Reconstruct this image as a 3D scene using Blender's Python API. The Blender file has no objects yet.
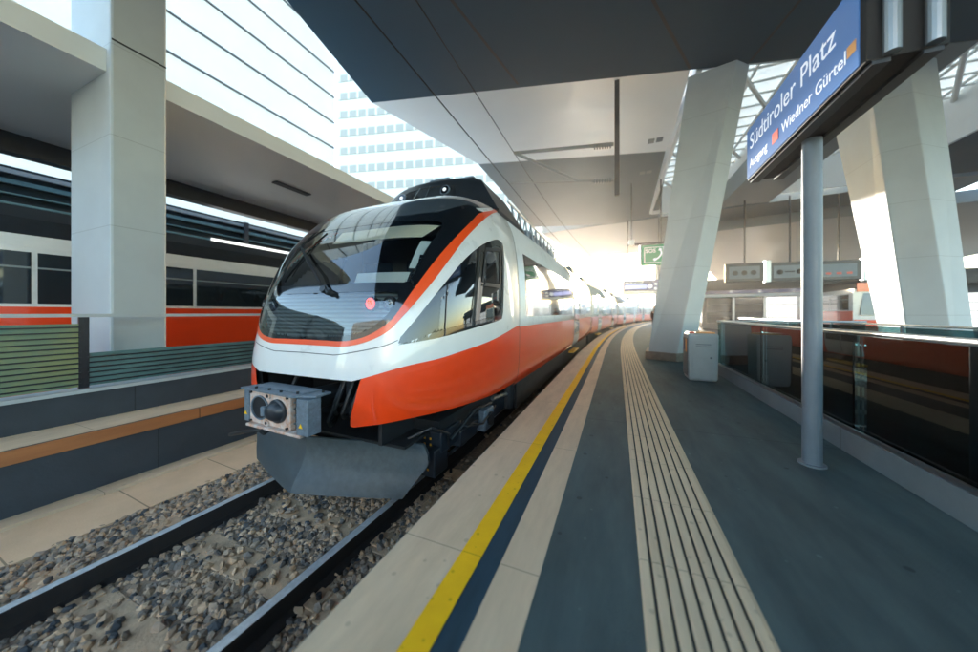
import bpy, bmesh, math, random
from mathutils import Vector, Matrix
random.seed(7)
R = math.radians
scn = bpy.context.scene
col = scn.collection

# ------------------------------------------------------------------ camera, sky, sun, exposure
cam_d = bpy.data.cameras.new('camera'); cam = bpy.data.objects.new('camera', cam_d); col.objects.link(cam)
cam_d.sensor_width = 36; cam_d.lens = 310/978*36; cam_d.shift_y = -13/978; cam_d.dof.use_dof = True; cam_d.dof.focus_distance = 3.3; cam_d.dof.aperture_fstop = .6; cam_d.clip_end = 3000; cam_d.clip_start = .05
YAW = math.atan(128/310)
cam.location = (0, 0, 1.3); cam.rotation_euler = (R(90), 0, YAW)
scn.camera = cam

SUN_EL = R(7.6); SUN_H = (math.sin(R(9)), -math.cos(R(9)))       # low sun over the tail of the train; horizontal travel of the light
world = bpy.data.worlds.new('World'); scn.world = world; world.use_nodes = True
wn = world.node_tree.nodes; wl = world.node_tree.links
for n in list(wn): wn.remove(n)
sky = wn.new('ShaderNodeTexSky'); sky.sky_type = 'NISHITA'; sky.sun_disc = False
sky.sun_elevation = SUN_EL; sky.sun_rotation = math.atan2(-SUN_H[0], -SUN_H[1])
sky.air_density = 1.0; sky.dust_density = 1.2; sky.ozone_density = 1.4
bg = wn.new('ShaderNodeBackground'); bg.inputs['Strength'].default_value = .15
out = wn.new('ShaderNodeOutputWorld')
wl.new(sky.outputs[0], bg.inputs[0]); wl.new(bg.outputs[0], out.inputs[0])
sd = bpy.data.lights.new('sun', 'SUN'); sd.energy = 2.2; sd.angle = R(.5); sd.color = (1, .93, .82)
so = bpy.data.objects.new('sun', sd); col.objects.link(so)
so.rotation_euler = Vector((SUN_H[0]*math.cos(SUN_EL), SUN_H[1]*math.cos(SUN_EL), -math.sin(SUN_EL))).to_track_quat('-Z', 'Y').to_euler()
scn.view_settings.view_transform = 'Standard'; scn.view_settings.look = 'None'
scn.view_settings.gamma = 1; scn.view_settings.use_curve_mapping = False
scn.view_settings.exposure = 3.42
scn.render.engine = 'CYCLES'
scn.cycles.max_bounces = 8; scn.cycles.transparent_max_bounces = 16

# ------------------------------------------------------------------ materials
def mat(name, color, rough=.5, metal=0, coat=0, noise=0, nscale=6, bump=0, bscale=40, spec=.5, color2=None, emit=None, stretch=None, joint=None, spots=None):
    m = bpy.data.materials.new(name); m.use_nodes = True
    nt = m.node_tree; b = nt.nodes['Principled BSDF']
    b.inputs['Base Color'].default_value = (*color, 1); b.inputs['Roughness'].default_value = rough
    b.inputs['Metallic'].default_value = metal; b.inputs['Coat Weight'].default_value = coat
    b.inputs['Coat Roughness'].default_value = .04; b.inputs['Specular IOR Level'].default_value = spec
    tc = nt.nodes.new('ShaderNodeTexCoord'); vec = tc.outputs['Object']
    if stretch:
        mp = nt.nodes.new('ShaderNodeMapping'); mp.inputs['Scale'].default_value = stretch
        nt.links.new(vec, mp.inputs[0]); vec = mp.outputs[0]
    if noise or color2:
        nz = nt.nodes.new('ShaderNodeTexNoise'); nz.inputs['Scale'].default_value = nscale
        nz.inputs['Detail'].default_value = 8; nz.inputs['Roughness'].default_value = .65
        nt.links.new(vec, nz.inputs['Vector'])
        rp = nt.nodes.new('ShaderNodeValToRGB')
        c2 = color2 or tuple(c*(1-noise) for c in color); c1 = color if color2 else tuple(min(1, c*(1+noise)) for c in color)
        rp.color_ramp.elements[0].position = .3; rp.color_ramp.elements[0].color = (*c2, 1)
        rp.color_ramp.elements[1].position = .7; rp.color_ramp.elements[1].color = (*c1, 1)
        nt.links.new(nz.outputs['Fac'], rp.inputs[0]); nt.links.new(rp.outputs[0], b.inputs['Base Color'])
        mr = nt.nodes.new('ShaderNodeMapRange'); mr.inputs['To Min'].default_value = max(0.02, rough*.8); mr.inputs['To Max'].default_value = min(1, rough*1.25)
        nt.links.new(nz.outputs['Fac'], mr.inputs[0]); nt.links.new(mr.outputs[0], b.inputs['Roughness'])
    def mul(fac_socket, k):                    # darken where fac_socket is 1
        mx = nt.nodes.new('ShaderNodeMix'); mx.data_type = 'RGBA'; mx.blend_type = 'MULTIPLY'
        src = b.inputs['Base Color'].links[0].from_socket if b.inputs['Base Color'].links else None
        if src: nt.links.new(src, mx.inputs[6])
        else: mx.inputs[6].default_value = b.inputs['Base Color'].default_value
        mx.inputs[7].default_value = (k, k, k, 1); nt.links.new(fac_socket, mx.inputs[0]); nt.links.new(mx.outputs[2], b.inputs['Base Color'])
    def mth(op, a, c):
        n_ = nt.nodes.new('ShaderNodeMath'); n_.operation = op
        for i_, q_ in enumerate((a, c)):
            if isinstance(q_, (int, float)): n_.inputs[i_].default_value = q_
            else: nt.links.new(q_, n_.inputs[i_])
        return n_.outputs[0]
    for jt in ([joint] if isinstance(joint, tuple) else joint or []):
        ax, per, wd, k = jt
        sp = nt.nodes.new('ShaderNodeSeparateXYZ'); nt.links.new(tc.outputs['Object'], sp.inputs[0])
        fr_ = mth('FRACT', mth('DIVIDE', sp.outputs[ax], per), 0)
        mul(mth('LESS_THAN', fr_, wd/per), k)
    for sc_, rad_, k in spots or []:
        vo = nt.nodes.new('ShaderNodeTexVoronoi'); vo.inputs['Scale'].default_value = sc_; vo.inputs['Randomness'].default_value = 1
        nt.links.new(tc.outputs['Object'], vo.inputs['Vector'])
        sepc = nt.nodes.new('ShaderNodeSeparateColor'); nt.links.new(vo.outputs['Color'], sepc.inputs[0])
        mul(mth('LESS_THAN', vo.outputs['Distance'], mth('MULTIPLY', sepc.outputs[0], rad_)), k)
    if bump:
        n2 = nt.nodes.new('ShaderNodeTexNoise'); n2.inputs['Scale'].default_value = bscale; n2.inputs['Detail'].default_value = 6
        nt.links.new(vec, n2.inputs['Vector'])
        bp = nt.nodes.new('ShaderNodeBump'); bp.inputs['Strength'].default_value = bump; bp.inputs['Distance'].default_value = .01
        nt.links.new(n2.outputs['Fac'], bp.inputs['Height']); nt.links.new(bp.outputs[0], b.inputs['Normal'])
    if emit:
        b.inputs['Emission Color'].default_value = (*emit[:3], 1); b.inputs['Emission Strength'].default_value = emit[3]
    return m

def glass_mat(name, tint, refl=1.0, rough=.01, ior=1.5):
    m = bpy.data.materials.new(name); m.use_nodes = True; nt = m.node_tree
    for n in list(nt.nodes): nt.nodes.remove(n)
    o = nt.nodes.new('ShaderNodeOutputMaterial'); mx = nt.nodes.new('ShaderNodeMixShader')
    tr = nt.nodes.new('ShaderNodeBsdfTransparent'); tr.inputs[0].default_value = (*tint, 1)
    gl = nt.nodes.new('ShaderNodeBsdfGlossy'); gl.inputs['Roughness'].default_value = rough; gl.inputs['Color'].default_value = (.96, .98, 1, 1)
    fr = nt.nodes.new('ShaderNodeFresnel'); fr.inputs['IOR'].default_value = ior
    ml = nt.nodes.new('ShaderNodeMath'); ml.operation = 'MULTIPLY'; ml.inputs[1].default_value = refl; ml.use_clamp = True
    nt.links.new(fr.outputs[0], ml.inputs[0]); nt.links.new(ml.outputs[0], mx.inputs[0])
    nt.links.new(tr.outputs[0], mx.inputs[1]); nt.links.new(gl.outputs[0], mx.inputs[2]); nt.links.new(mx.outputs[0], o.inputs[0])
    return m

M = {}
M['white'] = mat('white_paint', (.76, .78, .78), .28, coat=1, noise=.045, nscale=3, spots=[(34, .07, .6)])
M['orange'] = mat('orange_paint', (.90, .058, .004), .3, coat=1, noise=.05, nscale=3)
M['stripe'] = mat('stripe_paint', (.88, .085, .012), .3, coat=.8)
M['blackgloss'] = mat('black_gloss', (.006, .008, .011), .08, coat=1)
M['roofgrey'] = mat('roof_grey', (.05, .062, .072), .16, coat=1)
M['anthracite'] = mat('anthracite', (.018, .023, .030), .35, noise=.3, nscale=8)
M['blackmatte'] = mat('black_matte', (.008, .009, .011), .7, noise=.3)
M['plow'] = mat('plough_paint', (.055, .075, .085), .42, noise=.25, nscale=14, bump=.25, bscale=260)
M['windscreen'] = glass_mat('windscreen_glass', (.84, .90, .90), 1.7, ior=1.6)
M['lowglass'] = glass_mat('lower_screen_glass', (.8, .86, .86), 1.9, ior=1.6)
M['sideglass'] = glass_mat('side_glass', (.26, .31, .33), 2.2, ior=1.6)
M['carglass'] = glass_mat('carriage_glass', (.22, .25, .25), 2.4, ior=1.6)
M['railglass'] = glass_mat('railing_glass', (.42, .58, .60), 1.0, ior=1.45)
M['farglass'] = glass_mat('far_railing_glass', (.30, .46, .48), .45, ior=1.45)
M['kerbgrey'] = mat('kerb_grey', (.17, .21, .23), .6, noise=.2, nscale=2, joint=(1, 2.0, .008, .5))
M['cream'] = mat('cream_fabric', (.78, .72, .56), .8)
M['lining'] = mat('cab_lining', (.035, .04, .045), .7)
M['desk'] = mat('desk_grey', (.11, .13, .145), .55)
M['seat'] = mat('seat_blue', (.03, .05, .08), .8)
M['steel'] = mat('brushed_steel', (.42, .45, .47), .35, metal=1)
M['rail'] = mat('rail_steel', (.80, .83, .85), .5, metal=.7, noise=.15, nscale=30)
M['railside'] = mat('rail_side', (.035, .026, .022), .8, color2=(.018, .017, .018), nscale=20)
M['rust'] = mat('rusty_plate', (.50, .21, .085), .7, color2=(.62, .62, .60), nscale=14, bump=.4)
M['bluegrey'] = mat('bluegrey_metal', (.13, .17, .21), .45, noise=.3, nscale=25, bump=.2)
M['rubber'] = mat('rubber', (.012, .013, .015), .5)
M['yellow'] = mat('yellow_paint', (.98, .56, .015), .8, spec=.2, noise=.08, nscale=7, joint=(1, 1.5, .005, .6), spots=[(16, .18, .75)])
M['stepyellow'] = mat('step_yellow', (.70, .36, .03), .5)
M['beige'] = mat('beige_paving', joint=(1, 1.5, .006, .55), spots=[(9, .16, .8)], color=(.76, .61, .43), rough=.9, spec=.2, color2=(.58, .46, .32), nscale=2.2, bump=.15, bscale=120, stretch=(3, .6, 1))
M['slab'] = mat('sand_slab', (.78, .57, .37), .85, color2=(.64, .46, .29), joint=(1, .8, .012, .45), nscale=2, bump=.3, bscale=60)
M['navyband'] = mat('navy_band', (.025, .06, .088), .85, spec=.2, noise=.2, nscale=4, stretch=(4, .5, 1))
M['asphalt'] = mat('platform_asphalt', joint=(1, 4.0, .012, .6), spots=[(5, .15, .6), (8, .1, 1.5)], color=(.110, .162, .170), rough=.85, color2=(.052, .085, .094), nscale=1.7, spec=.25, bump=.5, bscale=180, stretch=(2.2, .5, 1))
M['tactile'] = mat('tactile_paving', joint=(1, .6, .005, .5), spots=[(14, .2, .8)], color=(.80, .67, .48), rough=.85, spec=.2, color2=(.64, .53, .37), nscale=3, stretch=(4, .6, 1))
M['groove'] = mat('groove_dark', (.02, .035, .042), .8)
M['concrete'] = mat('concrete_light', joint=(2, 1.25, .010, .72), spots=[(1.6, .05, .5)], color=(.50, .555, .57), rough=.6, color2=(.44, .49, .51), nscale=1.4, bump=.12, bscale=60)
M['concretedark'] = mat('concrete_dark', (.060, .073, .088), .75, joint=(1, 2.0, .012, .5), color2=(.036, .046, .058), nscale=1.6, bump=.2)
M['wood'] = mat('orange_fascia', joint=(1, 2.4, .012, .3), color=(.50, .20, .07), rough=.6, color2=(.38, .14, .05), nscale=3, stretch=(4, .4, 4))
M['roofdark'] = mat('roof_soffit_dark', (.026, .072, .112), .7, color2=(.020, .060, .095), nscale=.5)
M['rooflight'] = mat('roof_soffit_light', (.82, .85, .85), .4, noise=.03, nscale=.5)  # pale tone; on the near folded panel it stands in for flare glow
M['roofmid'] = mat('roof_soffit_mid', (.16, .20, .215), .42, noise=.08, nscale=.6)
M['whitepaint'] = mat('white_building_paint', (.80, .80, .77), .5, noise=.03, nscale=1)
M['lattice'] = mat('lattice_white', (.75, .76, .74), .45)
M['joint'] = mat('joint_dark', (.03, .035, .04), .6)
M['alu'] = mat('aluminium', (.45, .48, .5), .35, metal=.8)
M['post'] = mat('post_grey', (.16, .20, .235), .42, noise=.1, nscale=5)
M['signblue'] = mat('sign_blue', (.055, .15, .36), .3, coat=.5, noise=.05, nscale=2, emit=(.05, .15, .40, .05))
M['signnavy'] = mat('sign_navy', (.012, .03, .16), .3, coat=.5)
M['signwhite'] = mat('sign_white', (.82, .85, .9), .4, emit=(.8, .85, .95, .05))
M['signred'] = mat('sign_red', (.8, .10, .05), .4)
M['signorange'] = mat('sign_orange', (.85, .40, .12), .4)
M['green'] = mat('sign_green', (.01, .26, .10), .35, coat=.4)
M['lilac'] = mat('display_lilac', (.28, .32, .6), .3, emit=(.35, .4, .8, .12))
M['bin'] = mat('bin_grey', (.36, .42, .43), .4, noise=.06)
M['binside'] = mat('bin_side_grey', (.12, .15, .165), .45)
M['red'] = mat('flag_red', (.75, .10, .03), .5)
M['teal'] = mat('teal_panel', (.10, .20, .20), .4, noise=.2, nscale=3)
M['greenpanel'] = mat('green_panel', (.10, .22, .19), .45, color2=(.34, .34, .12), nscale=.9)
M['orangepanel'] = mat('orange_panel', (.62, .13, .03), .45, color2=(.45, .10, .03), nscale=1.2)
M['darkglass'] = mat('dark_glazing', (.012, .02, .026), .06, coat=.6)
M['tealdark'] = mat('louvre_teal', (.06, .13, .15), .35, noise=.3, nscale=2)
M['louvre'] = mat('louvre_grey', (.22, .25, .26), .4)
M['brightpanel'] = mat('bright_panel', (.8, .8, .76), .5, emit=(1, .98, .93, .14))
M['darkband'] = mat('dark_fascia', (.02, .025, .03), .5)
M['skin'] = mat('skin', (.5, .3, .2), .6); M['cloth'] = mat('dark_cloth', (.02, .022, .03), .8); M['jacket'] = mat('rust_jacket', (.16, .07, .04), .8)
M['redlamp'] = mat('red_lamp', (.8, .03, .02), .3, emit=(1, .025, .012, .8))
M['greylamp'] = mat('lamp_grey', (.18, .2, .21), .25, coat=1)
M['ambersmall'] = mat('amber_mark', (.8, .35, .02), .5)
M['windowgrey'] = mat('office_window', (.42, .42, .40), .6)

def translucent(name, color, mixg=.12):
    m = bpy.data.materials.new(name); m.use_nodes = True; nt = m.node_tree
    for n in list(nt.nodes): nt.nodes.remove(n)
    o = nt.nodes.new('ShaderNodeOutputMaterial'); a = nt.nodes.new('ShaderNodeMixShader'); b = nt.nodes.new('ShaderNodeMixShader')
    t = nt.nodes.new('ShaderNodeBsdfTranslucent'); d = nt.nodes.new('ShaderNodeBsdfDiffuse'); g = nt.nodes.new('ShaderNodeBsdfGlossy')
    g.inputs['Roughness'].default_value = .15
    nz = nt.nodes.new('ShaderNodeTexNoise'); nz.inputs['Scale'].default_value = .35; tc = nt.nodes.new('ShaderNodeTexCoord')
    rp = nt.nodes.new('ShaderNodeValToRGB'); rp.color_ramp.elements[0].color = (*[c*.86 for c in color], 1); rp.color_ramp.elements[1].color = (*color, 1)
    nt.links.new(tc.outputs['Object'], nz.inputs[0]); nt.links.new(nz.outputs[0], rp.inputs[0])
    nt.links.new(rp.outputs[0], t.inputs[0]); nt.links.new(rp.outputs[0], d.inputs[0])
    a.inputs[0].default_value = .35; nt.links.new(t.outputs[0], a.inputs[1]); nt.links.new(d.outputs[0], a.inputs[2])
    b.inputs[0].default_value = mixg; nt.links.new(a.outputs[0], b.inputs[1]); nt.links.new(g.outputs[0], b.inputs[2])
    nt.links.new(b.outputs[0], o.inputs[0]); return m
M['frosted'] = translucent('frosted_glass', (.92, .93, .90))

def stripes_mat(name, c1, c2, scale, axis='Z'):
    m = bpy.data.materials.new(name); m.use_nodes = True; nt = m.node_tree; b = nt.nodes['Principled BSDF']
    tc = nt.nodes.new('ShaderNodeTexCoord'); wv = nt.nodes.new('ShaderNodeTexWave'); wv.bands_direction = axis; wv.inputs['Scale'].default_value = scale
    rp = nt.nodes.new('ShaderNodeValToRGB'); rp.color_ramp.elements[0].color = (*c1, 1); rp.color_ramp.elements[1].color = (*c2, 1)
    rp.color_ramp.elements[0].position = .35; rp.color_ramp.elements[1].position = .6
    nt.links.new(tc.outputs['Object'], wv.inputs[0]); nt.links.new(wv.outputs[0], rp.inputs[0]); nt.links.new(rp.outputs[0], b.inputs['Base Color'])
    b.inputs['Roughness'].default_value = .5
    return m
M['louvrepanel'] = stripes_mat('grille_slats', (.025, .032, .036), (.13, .155, .16), 8)

def stone_mat():
    m = bpy.data.materials.new('ballast_stone'); m.use_nodes = True; nt = m.node_tree; b = nt.nodes['Principled BSDF']
    g = nt.nodes.new('ShaderNodeNewGeometry'); rp = nt.nodes.new('ShaderNodeValToRGB')
    cols = [(0, (.05, .06, .07)), (.25, (.22, .185, .15)), (.55, (.50, .335, .20)), (.78, (.27, .225, .185)), (1, (.66, .47, .30))]
    els = rp.color_ramp.elements
    els[0].position, els[0].color = 0, (*cols[0][1], 1); els[1].position, els[1].color = 1, (*cols[-1][1], 1)
    for p, c in cols[1:-1]:
        e = els.new(p); e.color = (*c, 1)
    nt.links.new(g.outputs['Random Per Island'], rp.inputs[0]); nt.links.new(rp.outputs[0], b.inputs['Base Color'])
    b.inputs['Roughness'].default_value = .85
    return m
M['stone'] = stone_mat()

# ------------------------------------------------------------------ helpers
class MB:
    def __init__(s): s.v = []; s.f = []
    def add(s, vs, fs):
        k = len(s.v); s.v += [tuple(v) for v in vs]; s.f += [tuple(i+k for i in f) for f in fs]; return s
    def box(s, x0, x1, y0, y1, z0, z1, T=None):
        vs = [Vector((x, y, z)) for z in (z0, z1) for y in (y0, y1) for x in (x0, x1)]
        if T: vs = [T @ v for v in vs]
        return s.add(vs, [(0, 2, 3, 1), (4, 5, 7, 6), (0, 1, 5, 4), (2, 6, 7, 3), (0, 4, 6, 2), (1, 3, 7, 5)])
    def tube(s, pts, r, n=10, r2=None, cap=True):
        pts = [Vector(p) for p in pts]; rings = []; N = len(pts)
        up = Vector((0, 0, 1)); prev = None
        for i, p in enumerate(pts):
            d = (pts[min(i+1, N-1)] - pts[max(i-1, 0)]).normalized()
            a = d.cross(up) if abs(d.z) < .95 else d.cross(Vector((1, 0, 0)))
            if prev is not None:
                a = prev - d*prev.dot(d)
            a.normalize(); prev = a; b = d.cross(a)
            rr = r if r2 is None else r + (r2-r)*i/(N-1)
            rings.append([p + a*math.cos(2*math.pi*k/n)*rr + b*math.sin(2*math.pi*k/n)*rr for k in range(n)])
        vs = [v for rg in rings for v in rg]
        fs = [(i*n+k, i*n+(k+1) % n, (i+1)*n+(k+1) % n, (i+1)*n+k) for i in range(N-1) for k in range(n)]
        if cap: fs += [tuple(range(n))[::-1], tuple((N-1)*n+k for k in range(n))]
        return s.add(vs, fs)
    def prism(s, poly, ext):                  # closed polygon of 3-D points, extruded along a vector
        n = len(poly); e = Vector(ext); a = [Vector(p) for p in poly]; b = [p+e for p in a]
        return s.add(a+b, [tuple(range(n))[::-1], tuple(range(n, 2*n))] + [(i, (i+1) % n, n+(i+1) % n, n+i) for i in range(n)])
    def loft(s, rings, closed=True, caps=True):
        n = len(rings[0]); vs = [v for r in rings for v in r]; fs = []
        for i in range(len(rings)-1):
            for k in range(n if closed else n-1):
                fs.append((i*n+k, i*n+(k+1) % n, (i+1)*n+(k+1) % n, (i+1)*n+k))
        if caps and closed: fs += [tuple(range(n))[::-1], tuple((len(rings)-1)*n+k for k in range(n))]
        return s.add(vs, fs)
    def sphere(s, c, r, n=10, sx=1, sy=1, sz=1):
        rings = []
        for i in range(1, n):
            a = math.pi*i/n
            rings.append([(c[0]+sx*r*math.sin(a)*math.cos(2*math.pi*k/n), c[1]+sy*r*math.sin(a)*math.sin(2*math.pi*k/n), c[2]-sz*r*math.cos(a)) for k in range(n)])
        return s.loft(rings)
    def build(s, name, m, parent=None, bevel=0, smooth=False, recalc=True):
        me = bpy.data.meshes.new(name); me.from_pydata(s.v, [], s.f); me.validate()
        if recalc:
            bm = bmesh.new(); bm.from_mesh(me); bmesh.ops.recalc_face_normals(bm, faces=bm.faces)
            bm.to_mesh(me); bm.free()
        for mm in (m if isinstance(m, (list, tuple)) else [m]): me.materials.append(mm)
        o = bpy.data.objects.new(name, me); col.objects.link(o)
        if parent: o.parent = parent
        if smooth:
            me.polygons.foreach_set('use_smooth', [True]*len(me.polygons))
            me.set_sharp_from_angle(angle=R(38))
        if bevel:
            b = o.modifiers.new('bevel', 'BEVEL'); b.width = bevel; b.segments = 2; b.limit_method = 'ANGLE'
        return o

def tag(o, label, cat, group=None):
    o['label'] = label; o['category'] = cat
    if group: o['group'] = group
    return o
def struct(o, kind='structure'):
    o['kind'] = kind; return o
def empty(name, label, cat, group=None, loc=(0, 0, 0)):
    o = bpy.data.objects.new(name, None); col.objects.link(o); o.location = loc
    o.empty_display_size = .2
    return tag(o, label, cat, group)
def copy_tree(o, parent=None):
    c = o.copy(); col.objects.link(c)
    if parent: c.parent = parent
    for ch in list(o.children): copy_tree(ch, c)
    return c
def text_mesh(name, body, m, parent, loc, rot, size, depth=.004, align='LEFT', shear=0, sx=1):
    cu = bpy.data.curves.new(name, 'FONT'); cu.body = body; cu.size = size; cu.extrude = depth; cu.align_x = align; cu.align_y = 'CENTER'; cu.shear = shear
    t = bpy.data.objects.new(name, cu); col.objects.link(t)
    bpy.context.view_layer.update()
    me = bpy.data.meshes.new_from_object(t.evaluated_get(bpy.context.evaluated_depsgraph_get()))
    bpy.data.objects.remove(t); bpy.data.curves.remove(cu)
    me.materials.clear(); me.materials.append(m)
    o = bpy.data.objects.new(name, me); col.objects.link(o)
    o.location = loc; o.rotation_euler = rot; o.scale = (sx, 1, 1)
    if parent: o.parent = parent
    return o

# track frame: straight to Y=10, then a right-hand curve; o = offset from our platform edge
EDGE = -1.15; RAD = 165.0; RAIL = -.55; TC = -1.64
def trk(s, o, z=0):
    if s <= 10: return Vector((EDGE+o, s, z))
    ph = (s-10)/RAD
    return Vector((EDGE+RAD-(RAD-o)*math.cos(ph), 10+(RAD-o)*math.sin(ph), z))
def stations(s0, s1, fine=2.0):
    a = [s0]
    if s0 < 10 < s1: a.append(10.0)
    s = max(s0, 10)
    while s < s1-.5: s += fine; a.append(min(s, s1))
    if a[-1] < s1: a.append(s1)
    return sorted(set(a))
def sweep(prof, s0, s1, closed=True):         # (offset, z) profile swept along the track
    mb = MB(); mb.loft([[trk(s, o, z) for o, z in prof] for s in stations(s0, s1)], closed=closed, caps=closed); return mb
def strip(name, o0, o1, z, m, s0, s1):
    return struct(sweep([(o0, z), (o1, z)], s0, s1, closed=False).build(name, m))

# ------------------------------------------------------------------ ground, platform, track bed
g = MB(); g.add([(-900, -900, -6), (900, -900, -6), (900, 900, -6), (-900, 900, -6)], [(0, 1, 2, 3)])
struct(g.build('ground', mat('ground_soil', (.12, .12, .11), .9, noise=.2, nscale=.2), recalc=False))
S0, S1 = -30, 120
P1 = 3.14                                      # right border of our platform (offset from edge)
struct(sweep([(0, -.16), (.0, 0), (P1, 0), (P1, -5.9), (.18, -5.9), (.18, -.16)], S0, S1).build('platform', M['asphalt']))
strip('platform_edge_paving', .006, .372, .004, M['beige'], S0, S1)
strip('yellow_safety_line', .372, .487, .008, M['yellow'], S0, S1)
strip('dark_warning_band', .487, .592, .004, M['navyband'], S0, S1)
strip('light_paving_band', .592, .797, .004, M['beige'], S0, S1)
# ribbed tactile strip
tp = [(1.255, 0.002)]
for k in range(8):
    a = 1.258 + k*.0588; w = .046
    tp += [(a, .003), (a+.005, .012), (a+w-.005, .012), (a+w, .003)]
tp += [(1.73, .002)]
struct(sweep(tp, S0, S1, closed=False).build('tactile_paving', M['tactile']))
for k in range(7):
    a = 1.258 + k*.0588 + .046
    strip('tactile_groove', a+.0005, a+.0123, .0045, M['groove'], S0, S1)
# track bed
struct(sweep([(-3.55, -.74), (-3.1, -.72), (-.25, -.72), (.18, -.78), (.18, -1.4), (-3.55, -1.4)], S0, S1).build('ballast_bed', mat('ballast_base', (.42, .295, .19), .9, color2=(.13, .105, .085), nscale=22, bump=.8, bscale=40)))
struct(sweep([(-3.93, -.66), (-3.28, -.69), (-3.28, -1.4), (-3.93, -1.4)], S0, S1).build('cable_trough_path', M['slab']))
struct(sweep([(-4.15, -.63), (-3.936, -.63), (-3.936, -1.4), (-4.15, -1.4)], S0, S1).build('cable_trough_kerb', M['beige']))
# opposite platform
struct(sweep([(-4.153, -1.4), (-4.153, -.132), (-4.17, -.132), (-4.17, 0), (-8.0, 0), (-8.0, -1.4)], S0, S1).build('opposite_platform', M['concretedark']))
strip('opposite_edge_paving', -4.75, -4.172, .004, M['beige'], S0, S1)
struct(sweep([(-4.156, -.13), (-4.12, -.13), (-4.12, .001), (-4.156, .001)], S0, S1).build('opposite_edge_fascia', M['wood']))
struct(sweep([(-8.003, -.7), (-30, -.7), (-30, -5.9), (-8.003, -5.9)], S0, S1).build('second_track_bed', M['concretedark']))

# ballast stones
st = MB()
def stone(c, r):
    ph = (1+5**.5)/2
    base = [(-1, ph, 0), (1, ph, 0), (-1, -ph, 0), (1, -ph, 0), (0, -1, ph), (0, 1, ph), (0, -1, -ph), (0, 1, -ph), (ph, 0, -1), (ph, 0, 1), (-ph, 0, -1), (-ph, 0, 1)]
    fs = [(0, 11, 5), (0, 5, 1), (0, 1, 7), (0, 7, 10), (0, 10, 11), (1, 5, 9), (5, 11, 4), (11, 10, 2), (10, 7, 6), (7, 1, 8), (3, 9, 4), (3, 4, 2), (3, 2, 6), (3, 6, 8), (3, 8, 9), (4, 9, 5), (2, 4, 11), (6, 2, 10), (8, 6, 7), (9, 8, 1)]
    sc = Vector((random.uniform(.7, 1.25), random.uniform(.7, 1.25), random.uniform(.5, .9)))*r/1.9
    rt = Matrix.Rotation(random.uniform(0, 6.28), 3, Vector((random.random(), random.random(), random.random()+.1)).normalized())
    st.add([Vector(c)+rt @ Vector([b*random.uniform(.75, 1.2)*k for b, k in zip(v, sc)]) for v in base], fs)
GA = .7525
for _ in range(15000):
    o = random.uniform(-3.32, -.02); y = random.uniform(.1, 3.2) if random.random() < .86 else random.uniform(3.2, 8)
    do = o-TC
    if abs(abs(do)-GA) < .055: continue
    z = -.735
    k = (y % .62)
    if abs(k-.31) < .11 and abs(do) < 1.25: 
        if random.random() < .86: continue
        z = -.705
    if do < -1.3: z = -.725
    st.add([], []); stone((EDGE+o, y, z+random.uniform(-.01, .02)), random.uniform(.018, .042))
so_ = st.build('ballast_stones', M['stone'], recalc=False); struct(so_, 'stuff')

# sleepers
slp = MB(); slp.box(-1.3, 1.3, -.125, .125, -.10, 0)
for sx in (-1, 1):
    slp.box(sx*GA-.16, sx*GA+.16, -.08, .08, -.001, .012)
proto = None
for i in range(6):
    y = .31 + i*.62
    if proto is None:
        proto = slp.build('railway_sleeper', mat('sleeper_concrete', (.70, .49, .31), .85, color2=(.42, .295, .19), nscale=8, bump=.5, bscale=50), bevel=.02); o = proto
        for sx in (-1, 1):
            for dx in (-.11, .11):
                bolt = MB(); bolt.tube([(sx*GA+dx, 0, 0), (sx*GA+dx, 0, .05)], .018, 8); bolt.build('fastening', M['railside'], proto)
    else:
        o = copy_tree(proto)
    o.location = (EDGE+TC, y, -.712)
    tag(o, 'concrete sleeper lying in the ballast under the two rails of the near track', 'sleeper', 'sleepers of the near track')

# rails
for sgn, lab in ((-1, 'bright steel rail on the wall side of the track, beside the sandy ledge'), (1, 'steel rail on the platform side of the track, below the platform edge')):
    c = TC+sgn*GA
    prof = [(c-.036, -.55), (c-.036, -.586), (c-.010, -.60), (c-.010, -.69), (c-.07, -.705), (c-.07, -.722), (c+.07, -.722), (c+.07, -.705), (c+.010, -.69), (c+.010, -.60), (c+.036, -.586), (c+.036, -.55)]
    r = sweep(prof, S0, S1).build('rail', M['railside']); tag(r, lab, 'rail', 'running rails')
    sweep([(c-.034, -.5495), (c+.034, -.5495), (c+.034, -.552), (c-.034, -.552)], S0, S1).build('running_surface', M['rail'], r)

# ------------------------------------------------------------------ the train
XC = EDGE+TC; YE = 4.25; EXN = 5.2
CS = [(1.28,.72),(1.38,.80),(1.44,1.0),(1.46,1.4),(1.46,1.9),(1.445,2.3),(1.41,2.7),(1.335,3.06),(1.16,3.34),(.82,3.51),(.40,3.60),(0,3.625)]
PR = [(.72,2.12),(1.0,2.05),(1.3,2.05),(1.6,2.10),(2.07,2.22),(2.6,2.49),(3.1,2.95),(3.3,3.28),(3.45,3.64),(3.56,3.98),(3.625,4.22)]
def crom(P, n=24):
    o_ = []; N = len(P)
    for i in range(N-1):
        p0 = P[max(i-1, 0)]; p1 = P[i]; p2 = P[i+1]; p3 = P[min(i+2, N-1)]
        for k in range(n):
            t = k/n
            o_.append(tuple(.5*((2*b)+(-a+c)*t+(2*a-5*b+4*c-d)*t*t+(-a+3*b-3*c+d)*t**3) for a, b, c, d in zip(p0, p1, p2, p3)))
    o_.append(tuple(P[-1])); return o_
from bisect import bisect_right
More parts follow.
